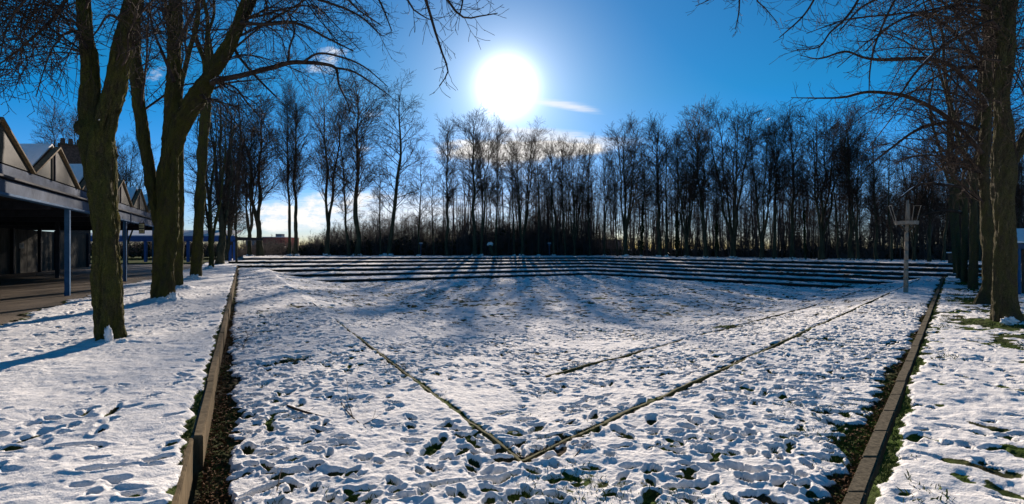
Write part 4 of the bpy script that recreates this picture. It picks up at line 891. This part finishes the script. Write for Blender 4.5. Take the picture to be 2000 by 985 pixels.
# dense evergreen undergrowth inside the thicket
n = 36000; px = np.where(rs.rand(n) < 0.27, rs.uniform(40, 620, n), rs.uniform(590, 2080, n)); bd = np.where(px < 1155, 92.0, 1/((1-(px-1155)/700)/96+((px-1155)/700)/56)); d = bd+rs.uniform(0, 14, n)+np.where((px > 440) & (px < 560), 8, 0); keep = (px < 1110) | (rs.rand(n) < 0.45)
tp = np.interp(px, [40, 440, 470, 640, 780, 830, 900, 980, 1040, 1100, 1200, 1400, 1900], [474, 476, 491, 478, 462, 470, 462, 440, 450, 478, 488, 490, 484])
hmx = (H+(F0-tp)/1000*d-0.9)*(0.75+0.5*np.abs(fbm(px*0.03, px*0+1.3, 1.0, 3, 5))*2); z = 0.8+rs.rand(n)**1.2*hmx
c_ = np.stack([(px-1000)/1000*d, d, z], -1); c_ = c_[keep]; n = len(c_); V = (c_[:, None]+rs.randn(n, 4, 3)*0.24).reshape(-1, 3)
o = ob('undergrowth', npmesh('undergrowth', V, np.arange(n*4).reshape(-1, 4), False, (MT['ivy'],))); tag(o, 'dark bramble and evergreen undergrowth low in the wood behind the terraces', 'undergrowth', kind='stuff')

# ------------------------------------------------------------------ canopy building on the left
FX = lambda Z: -17.45-0.5*(Z-20.1)
dvn = Vector((-0.4472, 0.8944, 0)); B0 = Vector((FX(9), 9, 0.3)); fang = math.atan2(0.8944, -0.4472)
ZEND = 43.0
root = empty('canopy_building', tuple(B0), 'open-fronted hall with blue-grey posts and a row of snowy saw-tooth gable skylights', 'building')
def along_box(z0, z1, off, dep, zb_, zt, name, m, bevel=0.0, parent=root):     # runs along the facade, off = outwards towards the lawn
    o0 = Vector((0.8944, 0.4472, 0))*off; o1 = Vector((-1, 0, 0))*dep
    p = Vector((FX(z0), z0, zb_))+o0; q = Vector((FX(z1), z1, zb_))+o0
    return MB().prism([p, q, q+o1, p+o1], (0, 0, zt-zb_)).build(name, m, parent, bevel)
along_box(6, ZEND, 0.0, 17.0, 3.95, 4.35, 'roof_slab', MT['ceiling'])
along_box(6, ZEND, 0.10, 0.10, 3.78, 4.16, 'fascia', MT['zinc'], 0.01)
along_box(6, ZEND, 0.22, 0.30, 4.20, 4.26, 'gutter_lip', MT['dark_metal'])
along_box(6, ZEND, 0.06, 0.14, 4.28, 4.60, 'parapet', MT['zinc'], 0.01)
along_box(6, ZEND, 0.14, 0.28, 3.70, 3.78, 'eaves_beam', MT['blue_metal'], 0.01)
for k, z in enumerate([12.3, 20.1, 28.9, 37.0, 42.8]):
    p = (FX(z), z, 0.25); MB().box((p[0], p[1], 0.25), 0.16, 0.16, 3.48, fang).build('post', MT['blue_metal'], root, 0.008)
for z in (14.5, 18.9, 23.3, 27.7, 32.1, 36.5, 41):
    p = Vector((FX(z)-0.3, z, 3.62)); MB().prism([p, p+Vector((0, 0.14, 0)), p+Vector((-15, 0.14, 0)), p+Vector((-15, 0, 0))], (0, 0, 0.30)).build('roof_beam', MT['dark_metal'], root)
for off in (5.0, 9.5): 
    for z in (16, 24, 32, 40): MB().box((FX(z)-off, z, 0.3), 0.2, 0.2, 3.5, fang).build('post', MT['dark_metal'], root)
# gable skylights
for k, za in enumerate([10.3, 14.6, 18.9, 23.4, 27.9, 32.3, 36.7, 41.0]):
    hb, ha, half = 4.60, 5.86, 2.12; zl, zr = za-half, za+half
    A_, B_, T_ = Vector((FX(zl), zl, hb)), Vector((FX(zr), zr, hb)), Vector((FX(za), za, ha)); back = Vector((-13.0, 0, 0)); inn = Vector((-0.35, 0, 0))
    gr = MB().prism([A_+inn*0.3, B_+inn*0.3, T_+inn*0.3], back).build('gable_roof', MT['dark_wood'], root)
    MB().prism([A_+Vector((.06, .03, .04)), B_+Vector((.06, .03, .04)), T_+Vector((.06, .03, -.08))], (-0.10, -0.05, 0)).build('glazing', MT['glass'], gr)
    tr = MB(); e_ = Vector((0.14, 0.07, 0))
    for P_, Q_ in ((A_, T_), (B_, T_)):
        u = Vector((0, 0, 0.065)); tr.prism([P_+e_, Q_+e_, Q_+e_+u, P_+e_+u], (-0.16, -0.08, 0))
    tr.build('rake_trim', MT['wood_trim'], gr)
    m_ = A_.lerp(B_, 0.38); t2 = A_.lerp(T_, 0.76); MB().prism([m_+e_, m_+e_+dvn*0.09, t2+e_+dvn*0.09, t2+e_], (-0.06, -0.03, 0)).build('mullion', MT['dark_metal'], gr)
    sn = MB(); u = Vector((0, 0, 0.06)); s1 = (T_-A_).normalized(); nA = Vector((-s1.z*(-0.4472)*-1, -s1.z*0.8944, 1)).normalized()
    for P_, Q_ in ((A_, T_), (B_, T_)):
        up = Vector((0, 0, 0.105)); ins = Vector((-0.1, -0.02, 0)); sn.prism([P_+up*0.3+ins, Q_+up+ins, Q_+up+ins+u, P_+up*0.3+ins+u], (-12.6, 0, 0))
    sn.build('snow_cover', MT['snow'], gr)
# back wall of grey panels with dark columns
bw = MB(); p0, p1 = Vector((-33.2, 30, 0.3)), Vector((-42.8, 51.5, 0.3)); L_ = (p1-p0).length; dd = (p1-p0).normalized(); nb = Vector((-dd.y, dd.x, 0))
for k in range(9):
    a = p0+dd*(L_*k/9+0.04); b2 = p0+dd*(L_*(k+1)/9-0.04); MB().prism([a, b2, b2+nb*0.15, a+nb*0.15], (0, 0, 3.3)).build('wall_panel', MT['panel'], root)
for k in range(0, 10, 3):
    a = p0+dd*(L_*k/9)-nb*0.1; MB().box((a.x, a.y, 0.3), 0.22, 0.22, 3.4, 0.4).build('post', MT['dark_metal'], root)
a = Vector((-22, 21, 0.3)); MB().prism([Vector((-36, 16, 0.3)), Vector((-36, 32, 0.3)), Vector((-36.3, 32, 0.3)), Vector((-36.3, 16, 0.3))], (0, 0, 3.6)).build('side_wall', MT['dark_wood'], root)
# downpipe by the second post
pz = 28.5; px_ = FX(pz)+0.26; pp = MB()
for a, b in (((px_+0.1, pz+0.1, 4.1), (px_+0.1, pz+0.1, 3.62)), ((px_+0.1, pz+0.1, 3.64), (px_-0.12, pz, 3.5)), ((px_-0.12, pz, 3.52), (px_-0.12, pz, 0.3))): pp.tube(a, b, 0.035)
pp.build('downpipe', MT['zinc'], root)
# hanging notice sign with two rows of letters too small to read
sg = W(277, 446, 30.2); root = empty('hanging_sign', sg, 'small dark sign with two cream panels hanging under the eaves of the hall', 'sign')
MB().box((sg[0], sg[1], sg[2]-0.32), 0.30, 0.03, 0.64, 0.25).build('sign_board', MT['dark_metal'], root, 0.004)
for dz in (0.03, -0.27):
    pn = MB().box((sg[0], sg[1]-0.022, sg[2]+dz), 0.25, 0.012, 0.22, 0.25).build('sign_panel', MT['sign_cream'], root)
    gl = MB()
    for q in range(4): gl.box((sg[0]-0.085+q*0.055, sg[1]-0.033-0.01+q*0.014-0.011, sg[2]+dz+0.05), 0.026, 0.006, 0.12, 0.25)
    gl.build('letter_marks', MT['dark_metal'], pn)
for q in (-0.1, 0.1): MB().tube((sg[0]+q, sg[1], sg[2]+0.3), (sg[0]+q, sg[1], 3.8), 0.01).build('hanger', MT['dark_metal'], root)
# wall notice
wn_ = W(42, 481, 36.6); o = MB().box((wn_[0], wn_[1], wn_[2]-0.16), 0.26, 0.03, 0.34, 0.2).build('wall_notice', MT['white'], None, 0.006); tag(o, 'small white notice fixed to the shaded grey wall under the canopy', 'notice')

# dark brick building with chimneys behind the gables
d = 58; xa, xb = (118-1000)/1000*d, (176-1000)/1000*d; zt = H+(486-286)/1000*d
root = empty('brick_building', (xa, d, 0), 'dark brick block with small chimney pots rising behind the saw-tooth roofs', 'building')
wv = Vector((-0.644, 0.765, 0)); wr_ = Vector((0.765, 0.644, 0)); cw = Vector(((xa+xb)/2, d, 0)); ww = (xb-xa)*0.8; cb_ = cw+wv*2.5
MB().box((cb_.x, cb_.y, 0), ww, 5, zt, 0.70).build('wall', MT['brick'], root)
MB().box((cb_.x, cb_.y, zt), ww+0.3, 5.3, 0.2, 0.70).build('roof', MT['dark_wood'], root)
for q in (-0.4, -0.15, 0.12, 0.38): p = cw+wr_*(ww*q)+wv*0.5; MB().tube((p.x, p.y, zt+0.15), (p.x, p.y, zt+0.85), 0.26, 0.2, 10).build('chimney', MT['brick'], root)

# far blue pavilion closing the left row
d = 71; X0, X1 = -60.0, -38.4; root = empty('pavilion', (X1, d, 0.3), 'far blue pavilion with snowy roof and slim posts beyond the left row', 'building')
MB().prism([Vector((X0, d, 3.15)), Vector((X1, d, 3.15)), Vector((X1, d, 3.9)), Vector((X0, d, 3.9))], (0, 0.25, 0)).build('fascia', MT['carblue'], root)
MB().prism([Vector((X0, d+0.1, 3.9)), Vector((X1-0.2, d+0.1, 3.9)), Vector((X1-1.0, d+4, 4.75)), Vector((X0, d+4, 4.75))], (0, 0.1, 0.12)).build('snow_cover', MT['snow'], root)
MB().prism([Vector((X0, d+0.3, 3.4)), Vector((X1, d+0.3, 3.4)), Vector((X1, d+8, 3.4)), Vector((X0, d+8, 3.4))], (0, 0, 0.4)).build('roof', MT['ceiling'], root)
for x in (X1-0.15, X1-0.75, X1-6.6, X1-12.5, X1-18): MB().box((x, d+0.15, 0.3), 0.3, 0.3, 3.0).build('post', MT['carblue'], root)
# far red brick building
d = 150; xa, xb = (478-1000)/1000*d, (556-1000)/1000*d; xm = (512-1000)/1000*d
root = empty('brick_building', (xm, d, 0), 'far low red brick building with a small rooftop box, left of the belt', 'building')
MB().box(((xm+xb)/2, d+5, 0), xb-xm, 10, 5.5).build('wall', MT['redbrick'], root)
MB().box(((xa+xm)/2, d+5, 0), xm-xa, 9, 5.0).build('wing', MT['render'], root)
MB().box(((xm+xb)/2, d+5, 5.5), xb-xm+0.4, 10.4, 0.15).build('roof', MT['snow'], root)
MB().box(((538-1000)/1000*d, d+3, 5.65), 1.8, 2, 0.9).build('rooftop_box', MT['render'], root)
for q in range(4):
    w_ = MB().box((xm+(xb-xm)*(0.14+0.24*q), d-0.02, 2.4), 1.0, 0.08, 1.3).build('window', MT['glass'], root)
# long low building glimpsed through the wood
d = 125; xa, xb = (1095-1000)/1000*d, (1215-1000)/1000*d; root = empty('low_building', ((xa+xb)/2, d, 0), 'long low flat-roofed building glimpsed through the wood behind the terrace corner', 'building')
MB().box(((xa+xb)/2, d+5, 0), xb-xa, 10, H+16/1000*d).build('wall', MT['render'], root); MB().box(((xa+xb)/2, d+5, H+2.0), xb-xa+0.6, 10.6, 0.25).build('roof', MT['dark_metal'], root)

# shed at the right edge
d = 22.5; x0 = 0.99*d; root = empty('shed', (x0, d, 0.1), 'dark open shed with blue post and snowy gable at the right edge', 'building')
dv = Vector((0.87, 1, 0)).normalized(); pr = Vector((1, -0.2, 0)).normalized(); O = Vector((x0, d, 0.1))
def sh(a, b, z): return O+dv*a+pr*b+Vector((0, 0, z))
MB().prism([sh(0, -.1, 2.05), sh(13, -.1, 2.05), sh(13, 7, 2.05), sh(0, 7, 2.05)], (0, 0, 0.22)).build('roof_slab', MT['zinc'], root)
MB().prism([sh(0.3, 1.6, 0), sh(13, 1.6, 0), sh(13, 1.75, 0), sh(0.3, 1.75, 0)], (0, 0, 2.0)).build('back_wall', MT['dark_wood'], root)
MB().prism([sh(1.2, 0.2, 0), sh(1.2, 7, 0), sh(1.35, 7, 0), sh(1.35, 0.2, 0)], (0, 0, 2.0)).build('end_wall', MT['dark_wood'], root)
for a in (0.1, 4.3, 8.6, 12.8): p = sh(a, 0, 0); MB().box(tuple(p), 0.11, 0.11, 2.05).build('post', MT['blue_metal'], root, 0.005)
for a in (0.1, 3.4, 6.7, 10):
    gb = MB().prism([sh(a, -.05, 2.28), sh(a+3.2, -.05, 2.28), sh(a+1.6, -.05, 2.9)], pr*6).build('gable_roof', MT['panel'], root)
    MB().prism([sh(a, -.1, 2.3), sh(a+1.6, -.1, 2.92), sh(a+1.6, -.1, 2.99), sh(a, -.1, 2.38)], pr*6).build('snow_cover', MT['snow'], gb)

# dark hut glimpsed past the right row
p = G(1869, 531, 0.3); root = empty('hut', p, 'small dark hut with a snowy flat roof past the end of the right row', 'hut')
MB().box((p[0]+0.3, p[1]+0.5, 0.1), 0.9, 0.8, 1.7, -0.7).build('wall', MT['dark_wood'], root); MB().box((p[0]+0.3, p[1]+0.5, 1.8), 1.1, 1.0, 0.07, -0.7).build('roof', MT['snow'], root)

# ------------------------------------------------------------------ wooden mast with crow's nest
b = G(1769, 574, 0.0); d = b[1]; bx = b[0]; s = d/1000
root = empty('wooden_mast', (bx, d, 0.0), 'weathered wooden play mast with a round crow\'s nest platform and flared railings', 'mast')
tp = W(1773, 392, d); rp = W(1771, 437, d)
mb = MB(); n = 8
for k in range(n):
    t0_, t1_ = k/n, (k+1)/n; P0 = Vector((bx, d, -0.1)).lerp(Vector((rp[0], d, rp[2])), t0_); P1 = Vector((bx, d, -0.1)).lerp(Vector((rp[0], d, rp[2])), t1_); mb.tube(P0, P1, 0.10-0.03*t0_, 0.10-0.03*t1_, 14)
mb.build('pole', MT['pole_wood'], root, smooth=True)
MB().tube((rp[0], d, rp[2]), (tp[0], d, tp[2]), 0.075, 0.05, 12).build('topmast', MT['pole_wood'], root, smooth=True)
MB().tube((rp[0]+0.16, d+0.05, rp[2]), (rp[0]+0.16, d+0.05, rp[2]+0.95), 0.03, 0.028, 8).build('stay', MT['pole_wood'], root)
# ring platform
R0 = 0.46; rg = MB(); k_ = 28
for k in range(k_):
    a, a2 = 6.2832*k/k_, 6.2832*(k+1)/k_
    pl = [(rp[0]+math.cos(q)*r_, d+math.sin(q)*r_, rp[2]-0.05) for q, r_ in ((a, R0), (a2, R0), (a2, R0-0.05), (a, R0-0.05))]; rg.prism(pl, (0, 0, 0.17))
rg.build('platform_ring', MT['pole_wood'], root)
fl = MB(); fl.prism([(rp[0]+math.cos(6.2832*k/24)*(R0-0.05), d+math.sin(6.2832*k/24)*(R0-0.05), rp[2]-0.01) for k in range(24)], (0, 0, 0.03)); fl.build('platform_floor', MT['dark_wood'], root)
br_ = MB()
for a in (0.2, 1.8, 3.4, 5.0): br_.tube((rp[0], d, rp[2]-0.45), (rp[0]+math.cos(a)*R0*0.9, d+math.sin(a)*R0*0.9, rp[2]-0.05), 0.018, n=6)
br_.build('brace', MT['dark_wood'], root)
for a in (0.05, 0.5, 2.65, 3.1):
    c0 = Vector((rp[0]+math.cos(a)*R0, d+math.sin(a)*R0, rp[2])); c1 = Vector((rp[0]+math.cos(a)*(R0+0.24), d+math.sin(a)*(R0+0.24), rp[2]+0.86)); MB().tube(c0, c1, 0.014, 0.012, 8).build('stanchion', MT['pole_wood'], root)
for a in (0.28, 2.88):
    c0 = Vector((rp[0]+math.cos(a-0.28)*(R0+0.25), d+math.sin(a-0.28)*(R0+0.25), rp[2]+0.86)); c1 = Vector((rp[0]+math.cos(a+0.28)*(R0+0.25), d+math.sin(a+0.28)*(R0+0.25), rp[2]+0.88)); MB().tube(c0, c1, 0.010, n=8).build('top_rail', MT['pole_wood'], root)

# ------------------------------------------------------------------ lamps, stump, cars
for px, lab in ((822, 'small funnel-headed garden lamp on the terrace edge, left of the sun'), (1073, 'small funnel-headed garden lamp in the dark thicket right of the sun')):
    d = 84; x = (px-1000)/1000*d; root = empty('garden_lamp', (x, d, 0.9), lab, 'lamp', 'funnel-headed garden lamps')
    zt = H+(486-479)/1000*d; MB().tube((x, d, 0.8), (x, d, zt-0.1), 0.07, 0.05, 8).build('post', MT['zinc'], root)
    MB().tube((x, d, zt-0.15), (x, d, zt+0.3), 0.06, 0.32, 12).build('lamp_head', MT['zinc'], root); MB().tube((x, d, zt+0.3), (x, d, zt+0.38), 0.34, 0.25, 12).build('snow_cap', MT['snow'], root)
d = 85; p0 = Vector(((964-1000)/1000*d, d, 0.7)); p1 = Vector(((957-1000)/1000*d, d, H+0.65)); root = empty('tree_stump', (p0.x, d, 0.9), 'leaning cut stump capped with snow on the terrace edge below the sun', 'stump')
MB().tube(p0, p1, 0.36, 0.3, 12).build('stem', MT['bark_far'], root, smooth=True); snow_lump(root, (p1.x, d, p1.z+0.12), 0.48, 0.4, 0.28, 4, 'snow_cap')
def car(x, y, z, rot, m, lab):
    root = empty('parked_car', (x, y, z), lab, 'car', 'cars parked beyond the pavilion'); ca, sa = math.cos(rot), math.sin(rot)
    def q(u, v, w_): return Vector((x+u*ca-v*sa, y+u*sa+v*ca, z+w_))
    prof = [(-2.1, 0.35), (2.1, 0.35), (2.15, 0.75), (1.2, 0.92), (-1.9, 0.98), (-2.15, 0.8)]
    MB().prism([q(u, -0.85, w_) for u, w_ in prof], q(0, 0.85, 0)-q(0, -0.85, 0)).build('body', m, root, 0.03)
    prof = [(1.15, 0.9), (0.45, 1.42), (-1.2, 1.45), (-1.85, 0.95)]; cb = MB().prism([q(u, -0.74, w_) for u, w_ in prof], q(0, 0.74, 0)-q(0, -0.74, 0)).build('cabin', MT['glass'], root)
    MB().prism([q(0.45, -0.76, 1.42), q(-1.2, -0.76, 1.45), q(-1.2, -0.76, 1.5), q(0.4, -0.76, 1.47)], q(0, 0.76, 0)-q(0, -0.76, 0)).build('snow_cover', MT['snow'], root)
    for u in (-1.3, 1.3):
        for v in (-0.85, 0.85): MB().tube(q(u, v-0.1, 0.33), q(u, v+0.1, 0.33), 0.33, n=14).build('wheel', MT['black'], root)
    for v in (-0.6, 0.6): MB().box(tuple(q(2.14, v, 0.6)), 0.06, 0.3, 0.14, rot).build('headlight', MT['white'], root)
for px, d, m, lab in ((400, 96, 'carsilver', 'silver car seen beneath the far blue pavilion'), (470, 105, 'carblue', 'blue car beyond the last tree of the left row')):
    car((px-1000)/1000*d, d, 0.3, 0.25, MT[m], lab)

# ------------------------------------------------------------------ fallen branches, twigs, grass and leaves on the snow
def fallen(seed, pts, lab, dens=1.0, r0=0.014):
    T = Tree(seed); q = [(x, y, z+0.05+0.03*math.sin(k*2.0), r0*(1-0.8*k/(len(pts)-1))) for k, (x, y, z) in enumerate([G(a, b_) for a, b_ in pts])]
    s_ = smoothline(q, 0.12); xyz = [tuple(p[:3]) for p in s_]; T.addpoly(xyz, [float(p[3]) for p in s_])
    P = dict(seg=[3, 4, 3], trop=[0, 0.02, 0.02], wob=[.1, .2, .2], dens=[2.6*dens, 4.0, 0], ang=[(0.4, 0.9), (0.4, 0.9)], len=[0.55, 0.22], cr=[0.007, 0.004], rmin=0.0025, flat=0.25)
    kids(T, xyz, [0.01]*len(xyz), sum(math.dist(xyz[i], xyz[i+1]) for i in range(len(xyz)-1)), 0, P)
    b = G(*pts[0]); root = empty('fallen_branch', b, lab, 'branch', 'fallen branches on the snow'); V, Q = tubes(T.thin, 5); ob('stem', npmesh('stem', V-np.array(b), Q, True, (MT['twig'],)), root)
fallen(501, [(560, 800), (600, 818), (660, 826), (712, 842)], 'longest fallen branch lying on the trampled snow, left of the V kerb', 0.9, 0.019)
fallen(502, [(706, 840), (678, 815), (665, 785), (668, 768)], 'fallen branch standing up crookedly beside the longest one', 0.5, 0.01)
fallen(503, [(470, 700), (480, 672), (488, 648)], 'small fallen branch beside the retaining wall on the left', 1.0, 0.009)
fallen(504, [(540, 975), (548, 940), (556, 905)], 'thin twig stuck in the snow at the bottom, right of the soil strip', 0.5, 0.006)
fallen(505, [(1120, 905), (1145, 880), (1165, 862)], 'short twig lying beside the right arm of the V kerb', 0.6, 0.007)
def blades(n, sampler, hmin, hmax, name, lab, mtl, wid=0.004):
    P = sampler(n); n = len(P); a = rs.rand(n)*6.283; h = rs.uniform(hmin, hmax, n); ln = rs.randn(n, 2)*0.5
    w_ = np.stack([np.cos(a), np.sin(a), a*0], -1)*wid*rs.uniform(0.6, 1.4, (n, 1)); tip = P+np.stack([ln[:, 0]*h, ln[:, 1]*h, h], -1); mid = P+np.stack([ln[:, 0]*h*0.3, ln[:, 1]*h*0.3, h*0.6], -1)
    V = np.stack([P-w_, P+w_, mid+w_*0.7, tip], 1).reshape(-1, 3); o = ob(name, npmesh(name, V, np.arange(n*4).reshape(-1, 4), False, (MT[mtl],))); tag(o, lab, 'grass', kind='stuff')
def smp_edges(n):
    z1 = 3.4+18*rs.rand(n)**1.6; k = rs.randint(0, 5, n); w_ = np.abs(rs.randn(n))
    x = np.where(k == 0, XL(z1)-0.12-0.05*w_, np.where(k == 1, XL(z1)+0.05+0.18*w_, np.where(k == 2, XR(z1)-0.05-0.2*w_, np.where(k == 3, XR(z1)+0.14+0.07*w_, XR(z1)-0.05-0.28*w_))))
    z = np.where(k == 0, 0.31, np.where(k == 3, 0.08, base_low(x, z1)+0.0)); return np.stack([x, z1, z], -1)
def smp_lawn(n):
    z1 = 3.6+16*rs.rand(n)**1.5; s_ = rs.rand(n); x = XL(z1)*(1-s_)+XR(z1)*s_; v = fbm(x, z1, 0.9, 4, 21)+0.25*fbm(x, z1, 5, 2, 3); kk = v > 0.12
    x, z1 = x[kk], z1[kk]; return np.stack([x, z1, base_low(x, z1)+0.03], -1)
def smp_verge(n):
    z1 = 4+28*rs.rand(n)**1.2; x = XR(z1)+0.4+rs.rand(n)*6; v = fbm(x, z1, 1.0, 5, 81); kk = v > 0.15; x, z1 = x[kk], z1[kk]; return np.stack([x, z1, np.full(len(x), 0.12)], -1)
blades(24000, smp_edges, 0.01, 0.04, 'grass', 'short grass growing along the retaining wall and the kerb', 'grassblade')
blades(26000, smp_lawn, 0.02, 0.05, 'grass', 'grass blades poking through the trampled snow of the lawn', 'grassblade')
blades(26000, smp_verge, 0.02, 0.06, 'grass', 'thin grass showing between the trees of the right row', 'grassblade', 0.006)
# crumbs of soil and dead leaves in the bare strips
n = 7000; z1 = 3.4+14*rs.rand(n)**1.7; kk = rs.rand(n) < 0.5; x = np.where(kk, XL(z1)+0.02+0.17*np.abs(rs.randn(n)), XR(z1)-0.02-0.2*np.abs(rs.randn(n)))
c_ = np.stack([x, z1, base_low(x, z1)+0.02+0.01*rs.rand(n)], -1); V = (c_[:, None]+rs.randn(n, 4, 3)*np.array([0.014, 0.014, 0.008])).reshape(-1, 3)
o = ob('leaf_litter', npmesh('leaf_litter', V, np.arange(n*4).reshape(-1, 4), False, (MT['leaf'],))); tag(o, 'dead leaves and soil crumbs in the bare strips by the walls', 'leaf litter', kind='stuff')
print('faces', sum(len(m.polygons) for m in bpy.data.meshes))
